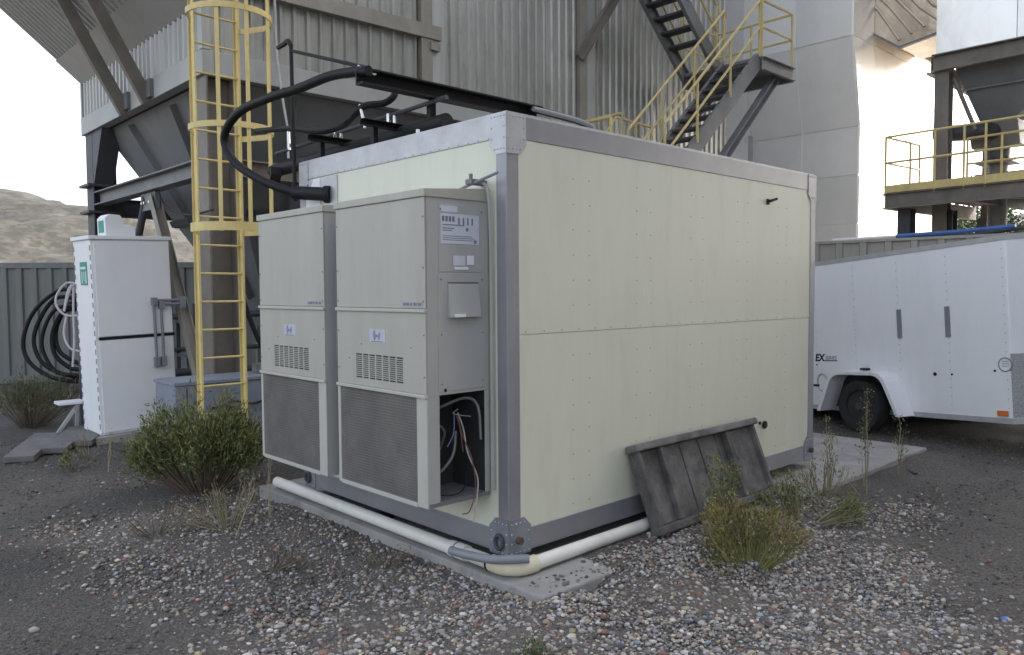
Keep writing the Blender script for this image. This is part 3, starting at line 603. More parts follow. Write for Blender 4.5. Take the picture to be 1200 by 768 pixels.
prail([(1.4,-.9,0),(1.4,-2.4,0)], [(1.4,-.9,0),(1.4,-1.5,0),(1.4,-2.0,0)])
for x, y in ((.35,-.25),(1.35,-.6),(.35,-4),(3.9,-.3),(3.9,-4)): MB().ibeam((x,y,0),(x,y,PZ-.341),.24,.24,.02).build('column', 'steel_dk', pf)
box('machine_base', 'steel_br', pf, 1.5, 2.4, -3.2, -1.0, PZ+.001, PZ+.32)
# rotary valve with motor
rv = thing('rotary_valve', 'grey rotary valve and motor under the bin cone on the platform', 'valve', (14.2, 1.15, PZ))
rc = Vector((14.2, 1.15, 0))
MB().prism([(rc.x-.42,rc.y-.42,5.02),(rc.x+.42,rc.y-.42,5.02),(rc.x+.22,rc.y-.42,4.58),(rc.x-.22,rc.y-.42,4.58)], (0,.84,0)).build('valve_body', 'steel_gr', rv, bevel=.02)
box('flange', 'steel_gr', rv, rc.x-.4, rc.x+.4, rc.y-.4, rc.y+.4, 5.022, 5.045)
MB().tube([(rc.x,rc.y,4.62),(rc.x,rc.y,4.3)], .2, 16).build('neck', 'steel_dk', rv, smooth=True)
box('flange', 'steel_gr', rv, rc.x-.32, rc.x+.32, rc.y-.32, rc.y+.32, 4.26, 4.3)
for a in range(8): MB().tube([(rc.x+.28*math.cos(a*.785), rc.y+.28*math.sin(a*.785), 4.3), (rc.x+.28*math.cos(a*.785), rc.y+.28*math.sin(a*.785), 4.37)], .02, 6).build('bolt', 'dark', rv)
MB().tube([(rc.x-.42,rc.y+.1,4.86),(rc.x-.42,rc.y+.92,4.93)], .16, 14).build('motor', 'steel_dk', rv, smooth=True)
MB().tube([(rc.x-.42,rc.y+.9,4.927),(rc.x-.42,rc.y+1.02,4.937)], .13, 14).build('motor_cap', 'dark', rv, smooth=True)
MB().tube([(rc.x-.56,rc.y+.02,4.84),(rc.x-.40,rc.y+.02,4.84)], .16, 14).build('gear_cover', 'dark', rv, smooth=True)
MB().tube([(rc.x,rc.y,4.26),(rc.x,rc.y,0)], .17, 16).build('discharge_pipe', 'steel_gr', rv, smooth=True)

# ================================================================== EQUIPMENT SHELTER
SW, SLn, S0, S1 = 4.10, 2.585, .20, 2.95
sh = thing('equipment_shelter', 'cream panelled equipment shelter with aluminium corner posts on a concrete pad', 'shelter', (SW/2, SLn/2, S0))
box('core', 'cream', sh, .05, SW-.05, .05, SLn-.05, S0+.05, S1-.02)
# long side panels (upper and lower), end panels
zs = 1.582
box('side_panel', 'cream', sh, .06, SW-.06, .008, .045, S0+.12, zs-.0015)
box('side_panel', 'cream', sh, .06, SW-.06, .006, .045, zs+.0015, S1-.12)
box('end_panel', 'cream', sh, .008, .045, .06, SLn-.06, S0+.12, S1-.12)
box('end_panel', 'cream', sh, SW-.045, SW-.008, .06, SLn-.06, S0+.12, S1-.12)
box('side_panel', 'cream', sh, .06, SW-.06, SLn-.045, SLn-.008, S0+.12, S1-.12)
for x0, x1, y0, y1 in ((0,.105,0,.098),(SW-.105,SW,0,.098),(0,.105,SLn-.098,SLn),(SW-.105,SW,SLn-.098,SLn)):
    box('corner_post', 'alu', sh, x0, x1, y0, y1, S0+.01, S1-.01, bevel=.006)
for zz, h, nm in ((S1, .15, 'top_rail'), (S0, .145, 'bottom_rail')):
    z0, z1 = (zz-h, zz-.006) if nm == 'top_rail' else (zz, zz+h)
    box(nm, 'alu', sh, .107, SW-.107, .001, .05, z0, z1, bevel=.004); box(nm, 'alu', sh, .107, SW-.107, SLn-.05, SLn-.001, z0, z1, bevel=.004)
    box(nm, 'galv' if nm == 'top_rail' else 'alu', sh, .001, .05, .1, SLn-.1, z0, z1, bevel=.004); box(nm, 'alu', sh, SW-.05, SW-.001, .1, SLn-.1, z0, z1, bevel=.004)
box('roof_sheet', 'galv', sh, .012, SW-.012, .012, SLn-.012, S1-.005, S1+.012)
# riveted corner brackets
def bracket(cx, cy, sx, sy, top, mt, wx, wy, h, nm='corner_bracket'):
    z = S1+.004 if top else S0-.012; s = -1 if top else 1
    def plate(w, ch, fx):
        return [fx(0, z), fx(w, z), fx(w, z+s*(h-ch)), fx(w-ch, z+s*h), fx(0, z+s*h)]
    px = plate(wx, .06, lambda a, b: (cx+sx*a, cy-sy*.004, b)); py = plate(wy, .06, lambda a, b: (cx-sx*.004, cy+sy*a, b))
    b = MB().prism(px, (0, sy*.0035, 0)); b.prism(py, (sx*.0035, 0, 0)); bo = b.build(nm, mt, sh)
    rv_ = MB()
    for i in range(5):
        for j in range(4):
            a, zz = .02+i*(wx-.04)/4, z+s*(.02+j*(h-.05)/3)
            if not (j == 3 and i in (4,)) and (i in (0,4) or j in (0,3)):
                rv_.sphere((cx+sx*a, cy-sy*.004, zz), .006, 6, 4); rv_.sphere((cx-sx*.004, cy+sy*a*wy/wx, zz), .006, 6, 4)
    rv_.build('rivets', 'galv', bo, kind='stuff'); return bo
for cx, cy, sx, sy in ((0,0,1,1),(SW,0,-1,1),(0,SLn,1,-1),(SW,SLn,-1,-1)):
    bracket(cx, cy, sx, sy, True, 'galv' if cx == 0 else 'alu', .165, .15, .25)
    bb = bracket(cx, cy, sx, sy, False, 'steelbr', .19, .18, .235)
    MB().tube([(cx+sx*.075, cy-sy*.002, S0+.085), (cx+sx*.075, cy-sy*.035, S0+.085)], .024, 10).build('bolt', 'rust', bb, smooth=True)
    ring = MB().tube([(cx-sx*.02, cy+sy*(.075+.034*math.cos(q)), S0+.075+.045*math.sin(q)) for q in [i*math.pi/8 for i in range(17)]], .011, 7).build('lifting_ring', 'steel_dk', bb, smooth=True)
# rivets in the panels
rb = MB()
for k in range(5):
    for dx in (0, .165):
        x = .607+.69*k+dx
        if x > SW-.15: continue
        for i in range(14):
            z = 2.60-.168*i
            if abs(z-zs) < .05 or z < S0+.2: continue
            rb.sphere((x+random.uniform(-.004,.004), .0055 if z > zs else .0075, z), .0052, 6, 4, (1,.5,1))
x = .16
while x < SW-.12: rb.sphere((x, .005, zs+.018), .0055, 6, 4, (1,.5,1)); x += .168
for i in range(17):
    for xx in (.1, SW-.1): rb.sphere((xx-.012 if xx < 1 else xx+.012, -.001, .42+.15*i), .0045, 6, 4, (1,.5,1))
for i in range(24): rb.sphere((-.001+.0, .16+.1*i, S1-.14), .0045, 6, 4, (.5,1,1))
rb.build('rivets', 'conduit_grey', sh, kind='stuff')
hk = MB().tube([(3.17, .0, 2.635), (3.19, -.03, 2.645), (3.27, -.035, 2.665)], .012, 7).box(3.16, 3.2, -.004, .01, 2.61, 2.66).build('wall_hook', 'black', sh)
MB().tube([(3.15, .004, .64), (3.15, -.012, .64)], .035, 10).build('vent_cap', 'black', sh, smooth=True)
MB().tube([(3.07, .004, .665), (3.07, -.006, .665)], .015, 8).build('screw', 'black', sh)
for y in (.35, 1.3, 2.3):
    for x in (.25, 2.0, 3.8): box('skid_foot', 'dark', sh, x-.08, x+.08, y-.08, y+.08, .108, S0+.001)
box('access_plate', 'galv', sh, -.002, .008, 1.98, SLn-.15, 2.42, 2.79, bevel=.003)
MB().prism([(-.002,2.24,2.79),(-.002,2.34,2.79),(-.002,2.47,2.62),(-.002,2.47,2.45),(-.002,2.24,2.45)], (-.004,0,0)).build('access_plate', 'white', sh)

# ---- rod with clamp at the top of the end wall
rd = thing('clamped_rod', 'thin dark rod in a clamp between near air conditioner and corner post', 'rod', (-.08, .2, 2.5))
MB().tube([(-.1, .62, 2.45), (-.1, -.03, 2.57)], .009, 6).build('rod', 'conduit_grey', rd, smooth=True)
box('clamp', 'steel_gr', rd, -.12, .008, .19, .25, 2.525, 2.555); MB().tube([(-.1,.22,2.555),(-.1,.22,2.59)], .012, 6).build('clamp_screw', 'steel_gr', rd)
MB().tube(smoothpath([(-.06,.15,2.53),(-.035,.128,2.45),(-.02,.125,2.0),(-.02,.125,1.3),(-.02,.125,.6)]), .011, 6).build('cable', 'acside', rd, smooth=True)

# ================================================================== WALL AIR CONDITIONERS
def make_ac(y0, label, near):
    W, XF, z0, z1 = 1.0, -.5, .56, 2.45; y1 = y0+W
    t = thing('air_conditioner', label, 'air conditioner', (-.25, y0+W/2, z0), group='wall air conditioners')
    zc, zm = 1.235, 1.745
    if near:   # upper cabinet closed, lower right compartment open
        box('cabinet', 'acside', t, XF+.012, -.004, y0, y1, zc, z1)
        box('side_sheet', 'acside', t, XF+.012, -.004, y1-.02, y1, z0, zc-.002); box('base_sheet', 'steel_gr', t, XF+.012, -.004, y0, y1-.022, z0, z0+.025)
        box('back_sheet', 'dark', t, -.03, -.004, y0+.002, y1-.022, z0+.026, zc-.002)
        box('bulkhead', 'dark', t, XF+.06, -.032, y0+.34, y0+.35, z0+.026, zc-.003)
        box('coil_frame', 'acside', t, XF+.012, XF+.095, y0, y0+.035, z0+.026, zc-.002)
        box('side_strip', 'acside', t, -.045, -.004, y0, y0+.0015, z0+.026, zc-.002)
        g = [smoothpath(p) for p in ([(-.40,y0+.2,1.08),(-.3,y0+.1,1.15),(-.15,y0+.06,1.19),(-.075,y0+.03,1.13),(-.06,y0+.02,.92)], [(-.40,y0+.22,.98),(-.33,y0+.15,1.03),(-.26,y0+.14,.98),(-.25,y0+.2,.86)], [(-.40,y0+.14,.74),(-.33,y0+.1,.74),(-.24,y0+.08,.84),(-.2,y0+.1,.98)])]
        for p in g: MB().tube(p, .009, 7).build('refrigerant_tube', 'steel_gr', t, smooth=True)
        for p, mt in (([(-.2,y0+.08,1.1),(-.18,y0+.05,1.0),(-.17,y0+.02,.85),(-.12,y0-.01,.7),(-.13,y0-.02,.58),(-.17,y0-.03,.42)], 'pale_wire'), ([(-.21,y0+.08,1.08),(-.19,y0+.04,.95),(-.15,y0,.8),(-.14,y0-.015,.62),(-.2,y0-.03,.5),(-.26,y0-.03,.49)], 'orange'), ([(-.22,y0+.09,1.1),(-.25,y0+.06,.98),(-.3,y0+.06,.9)], 'inkb'), ([(-.19,y0+.09,1.12),(-.25,y0+.06,1.1),(-.12,y0+.05,1.07)], 'conduit_grey'), ([(-.2,y0+.08,1.09),(-.22,y0+.03,1.0),(-.2,y0+.03,.86)], 'orange'), ([(-.36,y0+.1,.6),(-.25,y0+.04,.6),(-.16,y0+.06,.64),(-.12,y0+.1,.75)], 'black')):
            MB().tube(smoothpath(p), .0048 if mt == 'pale_wire' else .004, 6).build('wire', mt, t, smooth=True)
    else:
        box('cabinet', 'acside', t, XF+.012, -.004, y0, y1, z0, z1)
    # front sheets
    box('front_panel', 'ac', t, XF, XF+.011, y0+.003, y1-.003, zm+.012, z1-.035, bevel=.004)
    wl_, wr_, lz0, lz1 = y0+.235, y0+.765, 1.295, 1.455          # louvre opening
    f = MB().box(XF, XF+.011, y0+.003, wl_, zc+.012, zm-.012).box(XF, XF+.011, wr_, y1-.003, zc+.012, zm-.012).box(XF, XF+.011, wl_, wr_, zc+.012, lz0).box(XF, XF+.011, wl_, wr_, lz1, zm-.012).build('grille_panel', 'ac', t)
    box('grille_recess', 'dark', f, XF+.009, XF+.0115, wl_, wr_, lz0, lz1)
    sb = MB()
    for i in range(1, 12): sb.box(XF+.001, XF+.008, wl_, wr_, lz0+(lz1-lz0)*i/12-.0032, lz0+(lz1-lz0)*i/12+.0032)
    for i in range(1, 7): sb.box(XF+.0005, XF+.0085, wl_+(wr_-wl_)*i/7-.006, wl_+(wr_-wl_)*i/7+.006, lz0, lz1)
    sb.build('louvre_bars', 'ac', f, kind='stuff')
    for zz in (zm, zc): box('lip', 'aclip', t, XF-.014, XF+.011, y0-.004, y1+.004, zz-.012, zz+.010, bevel=.004)
    # coil guard
    box('coil_post', 'aclip', t, XF-.001, XF+.0115, y0-.002, y0+.1, z0, zc-.013, bevel=.003); box('coil_post', 'aclip', t, XF-.001, XF+.0115, y1-.03, y1+.002, z0, zc-.013, bevel=.003)
    box('coil_post', 'aclip', t, XF-.004, XF+.0115, y0+.101, y1-.031, z0-.006, z0+.022, bevel=.003)
    cg = box('coil_guard', 'coil', t, XF+.006, XF+.03, y0+.1, y1-.03, z0+.022, zc-.013)
    mb = MB(); n = 40
    for i in range(n): mb.bar((XF+.005, y0+.104+(.866-.03)*i/n, z0+.024), (XF+.005, y0+.104+(.866-.03)*i/n, zc-.014), .0028, .004, upv=(1,0,0))
    for i in range(34): mb.bar((XF+.0035, y0+.104, z0+.03+(zc-z0-.05)*i/34), (XF+.0035, y1-.034, z0+.03+(zc-z0-.05)*i/34), .004, .003, upv=(1,0,0))
    mb.build('guard_wires', mat('guard_wire', (.20,.19,.18), .6, .3, var=.2, scale=6), cg, kind='stuff')
    # lid
    MB().prism([(XF-.01, y0-.008, z1-.034), (XF-.01, y0-.008, z1+.012), (-.002, y0-.008, z1+.05), (-.002, y0-.008, z1-.034)], (0, W+.016, 0)).build('lid', 'ac', t, bevel=.004)
    # side details
    sd = y0-.003
    box('side_panel', 'acside', t, -.40, -.07, sd, y0+.001, 1.975, z1-.07, bevel=.002); box('side_panel', 'acside', t, -.41, -.045, sd, y0+.001, zc+.02, 1.968, bevel=.002)
    MB().tube([(-.36, y0-.004, 1.262), (-.36, y0+.0, 1.262)], .011, 10).build('port', 'black', t)
    if near:
        dc = MB().prism([(-.335, sd-.006, 1.905), (-.335, sd-.035, 1.70), (-.335, sd, 1.70), (-.335, sd, 1.905)], (.24, 0, 0)).build('disconnect_cover', 'acside', t, bevel=.004)
        box('cover_shadow_gap', 'dark', dc, -.335, -.095, sd-.003, sd+.001, 1.907, 1.913)
        box('latch_plate', 'paper2', dc, -.315, -.225, sd-.0385, sd-.036, 1.702, 1.722)
        stk = box('sticker', 'paper', t, -.385, -.085, sd-.002, sd, 2.145, 2.325)
        for (a0, a1, b0, b1) in [(-.375+.026*i, -.357+.026*i, 2.278, 2.31) for i in range(4)]+[(-.25+.035*i, -.238+.035*i, 2.262, 2.305) for i in range(4)]+[(-.37,-.2,2.255,2.261),(-.37,-.28,2.235,2.241),(-.37,-.3,2.222,2.228),(-.19,-.17,2.225,2.245),(-.37,-.14,2.19,2.194),(-.37,-.12,2.178,2.182),(-.37,-.13,2.166,2.17),(-.125,-.105,2.152,2.172)]:
            box('print', 'ink', stk, a0, a1, sd-.0028, sd-.002, b0, b1)
        s2 = box('sticker', 'paper', t, -.385, -.255, sd-.002, sd, 2.335, 2.372)
        box('sticker', 'paper', t, -.295, -.20, sd-.005, sd-.003, 2.015, 2.075); box('sticker', 'paper2', t, -.185, -.13, sd-.005, sd-.003, 2.02, 2.078); box('sticker', 'paper2', t, -.285, -.175, sd-.005, sd-.003, 1.99, 2.008)
    lg = box('logo_sticker', 'sticker_lilac', t, XF-.0015, XF, y0+.42, y0+.60, 1.535, 1.62)
    MB().prism([(XF-.0022,y0+a_,z_) for a_, z_ in ((.555,1.612),(.535,1.612),(.53,1.588),(.50,1.586),(.49,1.604),(.475,1.600),(.478,1.575),(.488,1.552),(.502,1.552),(.50,1.568),(.525,1.568),(.535,1.548),(.55,1.548),(.56,1.58))], (.0007,0,0)).build('logo_print', 'ink_soft', lg)
    box('logo_print', 'ink_soft', lg, XF-.0022, XF-.0015, y0+.44, y0+.58, 1.538, 1.544)
    bd = box('badge', 'acside', t, XF-.002, XF, y0+.03, y0+.24, 1.765, 1.80)
    for i, (a, b) in enumerate(((.04,.075),(.085,.12),(.13,.15),(.16,.2),(.205,.225))): box('badge_print', 'ink', bd, XF-.003, XF-.002, y0+a, y0+b, 1.773, 1.792)
    sc = MB()
    for yy in (y0+.02, y1-.02):
        for zz in (2.3, 2.0, 1.80, 1.6, 1.35): sc.sphere((XF-.001, yy, zz), .006, 6, 4)
    for zz in (2.35, 1.93, 1.6, 1.3):
        for xx in (-.385, -.06): sc.sphere((xx, sd-.001, zz), .006, 6, 4)
    for yy in (.15,.3,.7,.85): sc.sphere((XF-.001, y0+yy, 1.52-.1*(yy in (.3,.85))), .005, 6, 4)
    sc.build('screws', 'conduit_grey', t, kind='stuff')
    return t
make_ac(.17, 'beige wall air conditioner nearest the corner post, with an open wiring bay', True)
make_ac(1.335, 'beige wall air conditioner farther from the corner post, beside the bush', False)
box_k = tag(box('timber_prop', 'dark', None, -.02, .14, 1.45, 1.62, .112, .197), 'dark block standing under the shelter below the two air conditioners', 'block')

# ================================================================== PIPES AND HOSES
dp = thing('drain_pipe', 'white plastic drain pipe bending round the near corner of the pad', 'pipe', (-.09, -.12, .11))
MB().tube([(-.075, 2.96, .165), (-.09, .40, .165)], .045, 14).build('pipe', 'pvc', dp, smooth=True)
MB().tube([(-.09, .46, .165), (-.09, .30, .165)], .053, 14).build('coupling', 'pvc', dp, smooth=True)
MB().tube([(-.09, .298, .165), (-.09, .05, .165)], .045, 14).build('pipe', 'pvc', dp, smooth=True)
MB().tube([(-.09, .06, .165)]+[(-.09+.13-.13*math.cos(q), .0-.13*math.sin(q), .165) for q in [R(90)*i/8 for i in range(9)]]+[(.1, -.13, .165)], .054, 14).build('elbow', 'pvc_y', dp, smooth=True)
MB().tube([(.098, -.13, .165), (2.55, -.115, .165)], .045, 14).build('pipe', 'pvc', dp, smooth=True)
MB().tube([(-.09,.075,.165),(-.09,.06,.165)], .0565, 14).build('joint_band', 'black', dp, smooth=True); MB().tube([(-.09,.40,.165),(-.09,.39,.165)], .0555, 14).build('joint_band', 'conduit_grey', dp, smooth=True)
gc = tag(MB().tube(smoothpath([(-0.256,0.264,0.235),(-0.233,0.109,0.235),(-0.172,-0.058,0.235),(-0.013,-0.192,0.235)]), .027, 10).build('conduit', 'conduit_grey', smooth=True), 'grey plastic conduit lying over the bend of the white drain pipe', 'conduit')
# black hose loop
hl = thing('hose_loop', 'thick black hose looping from the shelter wall up to the roof channel', 'hose', (-.1, 2.0, 2.6))
MB().tube(smoothpath([(-0.120,2.352,2.673),(-0.200,2.519,2.717),(-0.300,2.774,2.827),(-0.380,3.038,2.994),(-0.420,3.108,3.202),(-0.420,2.810,3.355),(-0.400,2.309,3.386),(-0.360,1.902,3.389),(-0.320,1.534,3.411),(-0.300,1.279,3.392),(-0.290,1.058,3.360)]), .036, 10).build('hose', 'black', hl, smooth=True)
MB().tube([(-0.140,2.415,2.677),(-0.010,2.082,2.643)], .055, 12).build('sleeve', 'black', hl, smooth=True)
MB().tube([(-0.020,2.131,2.646),(0.010,2.089,2.645)], .07, 12).build('gland', 'black', hl, smooth=True)
# roof channels
rc_ = thing('roof_channel', 'black steel channel overhanging the shelter roof near the corner', 'channel', (.6, 1.16, 2.95))
MB().channel((-.33, 1.16, 3.33), (1.42, 1.16, 3.33), .11, .09, .012).build('channel', 'black', rc_)
for x in (.35, 1.3): MB().bar((x, 1.2, S1), (x, 1.2, 3.28), .05, .05).build('post', 'black', rc_)
for p in (-.26, -.2): MB().tube([(p, 1.12, 3.38), (p, 1.22, 3.42)], .022, 8).build('clamp', 'chrome', rc_, smooth=True)
for i, (y, r_, mt) in enumerate(((1.14, .03, 'black'), (1.07, .02, 'conduit_grey'))):
    tag(MB().tube(smoothpath([(1.3, y, 3.37-.02*i), (1.7, y, 3.36-.02*i), (2.0-.05*i, y, 3.34-.02*i), (2.1-.05*i, y, 3.26), (2.12-.05*i, y, 2.95)], 5), r_, 10).build('roof_conduit', mt, smooth=True),
        ['thick dark conduit leaving the black roof channel and bending down to the roof','thin grey conduit beside the thick one bending down to the shelter roof'][i], 'conduit')
rp_ = thing('roof_duct', 'long black pipe lying along the left edge of the shelter roof', 'pipe', (.35, 2, 2.95))
MB().tube([(.34, 1.0, 3.10), (.34, 3.75, 3.05)], .062, 14).build('pipe', 'black', rp_, smooth=True)
MB().tube([(.30, .95, 3.26), (.30, 3.6, 3.2)], .018, 8).build('pipe', 'steel_dk', rp_, smooth=True)
for y in (1.6, 2.4): 
    MB().channel((-.02, y, 3.14), (.5, y, 3.14), .05, .05, .006).build('cross_channel', 'black', rp_); MB().bar((.12,y+.02,S1),(.12,y+.02,3.12),.04,.04).build('post', 'black', rp_)
    for xx in (.24, .3): MB().tube([(xx,y,3.16),(xx,y,3.24)], .016, 7).build('clamp', 'chrome', rp_)
MB().bar((.25,3.5,3.02), (.42,3.9,2.97), .1, .07).build('end_channel', 'black', rp_)
h2 = thing('roof_hose', 'black hose sagging above the shelter roof below the channel', 'hose', (.3, 1.6, 3.2))
MB().tube(smoothpath([(0.200,3.809,3.434),(0.150,3.020,3.331),(0.100,2.405,3.208),(0.100,2.065,3.198),(0.100,1.871,3.255),(0.120,1.741,3.308),(0.200,1.601,3.316),(0.250,1.534,3.371),(0.300,1.593,3.468),(0.320,1.667,3.526)]), .027, 9).build('hose', 'black', h2, smooth=True)
for p in ([(0.100,1.782,3.319),(0.100,1.715,3.130)], [(0.150,3.051,3.358),(0.150,3.044,3.144)]): MB().tube(p, .012, 6).build('strap', 'chrome', h2, smooth=True)
tag(MB().tube([(.06,.98,2.93),(.06,.98,3.0)], .014, 8).build('vent_cap', 'white', smooth=True), 'tiny white vent stub on the roof edge above the near air conditioner', 'vent')
# black standpipe
sp_ = thing('standpipe', 'thin black standpipe rising past the far shelter corner with an elbow on top', 'pipe', (-.1, 2.7, 0))
MB().tube([(-0.050,2.574,2.628),(-0.050,2.595,3.941)], .017, 8).build('pipe', 'black', sp_, smooth=True)
MB().tube(smoothpath([(-0.050,2.595,3.927),(-0.050,2.638,3.979),(-0.020,2.772,3.988),(0.020,2.961,4.010)]), .02, 8).build('elbow', 'black', sp_, smooth=True)
MB().tube([(-0.050,2.567,3.878),(-0.270,1.130,3.402)], .014, 8).build('pipe', 'black', sp_, smooth=True)

# ================================================================== LEANING WOODEN HATCH
ht = thing('wooden_hatch', 'weathered grey wooden hatch leaning against the long side of the shelter', 'hatch', (1.98, -.16, .11))
hv = Vector((0, .235, .60)); HL = hv.length; hv.normalize(); hu = Vector((1,0,0)); hn = hu.cross(hv)   # towards viewer
ho = Vector((1.17, -.262, .125)); HW = 1.62
def hb(name, u0, u1, v0, v1, n0, n1, bevel=.006, sk=0):
    c = ho+hu*(u0+u1)/2+hv*(v0+v1)/2+hn*(n0+n1)/2
    return MB().obox(c, hu*(u1-u0)/2, (hv+hu*sk)*(v1-v0)/2, hn*(n1-n0)/2).build(name, 'wood', ht, bevel=bevel)
tag_back = MB().obox(ho+hu*HW/2+hv*HL/2-hn*.036, hu*(HW/2-.02), hv*(HL/2-.02), hn*.004).build('backing', 'dark', ht)
e_ = [0.03, .30, .58, .83, 1.08, 1.34, 1.59]
for i in range(6): hb('board', e_[i]+.006, e_[i+1]-.006, .03, HL-.05, -.022+random.uniform(-.003,.003), .0)
hb('frame_board', 0, .035, 0, HL, -.03, .06); hb('frame_board', HW-.035, HW, 0, HL, -.03, .06)
hb('frame_board', -.02, HW+.01, -.005, .055, -.025, .085, .014); hb('frame_board', -.03, HW+.04, HL-.05, HL+.005, -.03, .085, .014)
for u0 in (.27, 1.16): hb('batten', u0, u0+.055, .058, HL-.053, .0005, .06)
hb('batten', .03, .265, .055, HL-.055, .0006, .018)
hb('batten', 1.27, 1.58, .055, HL-.055, .0006, .02)

# ================================================================== TRAILER
TA, TB = Vector((6.482,-1.119,0.420)), Vector((7.417,1.561,0.204))
td = TB-TA; tl = math.atan2(td.y, td.x); tilt = math.atan2(td.z, Vector((td.x,td.y)).length)
tr = thing('cargo_trailer', 'white enclosed cargo trailer with V nose parked beyond the pad', 'trailer', tuple(TA), local=True)
tr.rotation_euler = Matrix.Rotation(tl, 3, 'Z').to_4x4().to_3x3().to_euler()
tr.rotation_euler = (Matrix.Rotation(tl, 3, 'Z') @ Matrix.Rotation(-tilt, 3, 'Y')).to_euler()
# local: x runs rearwards along the side, y<0 is the far side (width), z up
LEN, WID, HGT = 4.3, 1.85, 2.02
ysgn = 1 if (Matrix.Rotation(tl, 3, 'Z') @ Vector((0,1,0))).dot(rt) > 0 else -1
nose = .62
pl = [(0,0),(LEN,0),(LEN,ysgn*WID),(0,ysgn*WID),(-nose,ysgn*WID/2)]
MB().prism([(x,y,0) for x, y in pl], (0,0,HGT)).build('body', 'trailer_white', tr, bevel=.015)
def tslab(name, mt, x0, x1, z0, z1, t, bevel=.003, par=None): return box(name, mt, par or tr, x0, x1, -ysgn*t, -ysgn*.0005, z0, z1, bevel=bevel)
MB().prism([(x*1.004-.0,y*1.0+(-ysgn*.012 if y == 0 else 0),HGT-.05) for x, y in pl], (0,0,.055)).build('roof_rim', 'galv', tr)
MB().prism([(x,y-(ysgn*.01 if y == 0 else 0),-.05) for x, y in pl], (0,0,.06)).build('bottom_rail', 'galv', tr)
for i in range(4): tslab('side_panel', 'trailer_white', .03+.68*i+.0015, .03+.68*(i+1)-.0015, .07, HGT-.06, .003, 0)
tslab('side_panel', 'trailer_white', 2.753, 4.28, .07, HGT-.06, .003, 0)
for x0 in (.72, 1.38): tslab('hinge', 'conduit_grey', x0-.03, x0+.03, .92, 1.28, .02)
sb = MB()
for x0 in (.03, .71, 1.39, 2.07, 2.75):
    for i in range(18): sb.sphere((x0+.012, -ysgn*.003, .12+i*.103), .0055, 6, 4, (1,.6,1))
sb.build('rivets', 'conduit_grey', tr, kind='stuff')
for x0, z0 in ((.92,.48),(.70,.48)): MB().tube([(x0,0,z0),(x0,-ysgn*.012,z0)], .022 if x0 > .8 else .012, 10).build('lock', 'black', tr)
tslab('marker_light', 'amber', .05, .17, .03, .09, .02)
MB().tube([(.18,0,.53),(.18,-ysgn*.008,.53)], .014, 8).build('screw', 'black', tr)
ringp = [(.06+.075*math.cos(q), -ysgn*.004, .60+.075*math.sin(q)) for q in [i*math.pi/10 for i in range(21)]]
MB().tube(ringp, .007, 6).build('round_decal', 'conduit_grey', tr); 
for zz in (.58,.605,.63): tslab('round_decal_print', 'conduit_grey', .02, .10, zz, zz+.008, .004, 0)
# nose stone guard
MB().prism([(-.001-.0,-ysgn*.004,.02),(-nose-.006,ysgn*WID/2,.02),(-nose-.006,ysgn*WID/2,.72),(-.001,-ysgn*.004,.72)], (-.006,-ysgn*.004,0)).build('stone_guard', mat('tread_plate', (.45,.45,.46), .4, .8, var=.3, scale=60, bump=.6, bscale=70), tr)
# fender + wheels
WXc = 1.88; wr = .34; WZ = .33-(TA.z+WXc*math.sin(tilt))
fz = 0.0
arch = [(WXc-.66,-.04),(WXc-.47,.38),(WXc-.43,.44),(WXc-.37,.485),(WXc-.28,.505),(WXc+.28,.505),(WXc+.37,.485),(WXc+.43,.44),(WXc+.47,.38),(WXc+.66,-.04),(WXc+.60,-.04),(WXc+.42,.36),(WXc+.38,.41),(WXc+.33,.445),(WXc+.26,.46),(WXc-.26,.46),(WXc-.33,.445),(WXc-.38,.41),(WXc-.42,.36),(WXc-.60,-.04)]
MB().prism([(x,-ysgn*.001,z) for x, z in arch], (0,-ysgn*.28,0)).build('fender', 'trailer_white', tr, bevel=.006)
MB().prism([(WXc-.60,-ysgn*.0046,-.045),(WXc-.42,-ysgn*.0046,.36),(WXc-.36,-ysgn*.0046,.45),(WXc+.36,-ysgn*.0046,.45),(WXc+.42,-ysgn*.0046,.36),(WXc+.60,-ysgn*.0046,-.045)], (0,ysgn*.004,0)).build('wheel_well_shade', 'dark', tr)  # flat dark sheet standing in for the shaded wheel recess
tslab('fender_light', 'black', WXc-.02, WXc+.1, .515, .54, .06)
def wheel(y):
    z = WZ; b = MB(); n = 28; prf = [(.20,-.09),(.24,-.105),(.32,-.10),(.34,-.06),(.34,.06),(.32,.10),(.24,.105),(.20,.09)]
    for i in range(n):
        q = 2*math.pi*i/n
        for r_, w_ in prf: b.v.append((WXc+r_*math.cos(q), y+w_, z+r_*math.sin(q)))
    for i in range(n):
        for j in range(len(prf)): b.f.append((i*8+j, i*8+(j+1)%8, ((i+1)%n)*8+(j+1)%8, ((i+1)%n)*8+j))
    w = tr; ty = b.build('wheel', 'tyre', w, smooth=True)
    MB().tube([(WXc,y-.07,z),(WXc,y+.07,z)], .205, 20).build('rim', 'dark', ty, smooth=True); MB().tube([(WXc,y-.1,z),(WXc,y+.1,z)], .05, 12)  .build('hub', 'steel_dk', ty, smooth=True)  # rim made near black to stand for the shade under the fender
wheel(-ysgn*.13); wheel(ysgn*(WID+.13))
MB().bar((WXc, 0, WZ), (WXc, ysgn*WID, WZ), .07, .07).build('axle', 'steel_dk', tr)
MB().bar((-nose, ysgn*WID/2, -.1), (-nose-.9, ysgn*WID/2, -.12), .09, .09).build('tongue', 'steel_dk', tr); MB().bar((-nose-.35, ysgn*WID/2, -.15), (-nose-.35, ysgn*WID/2, -.52), .06, .06).build('jack', 'steel_dk', tr)
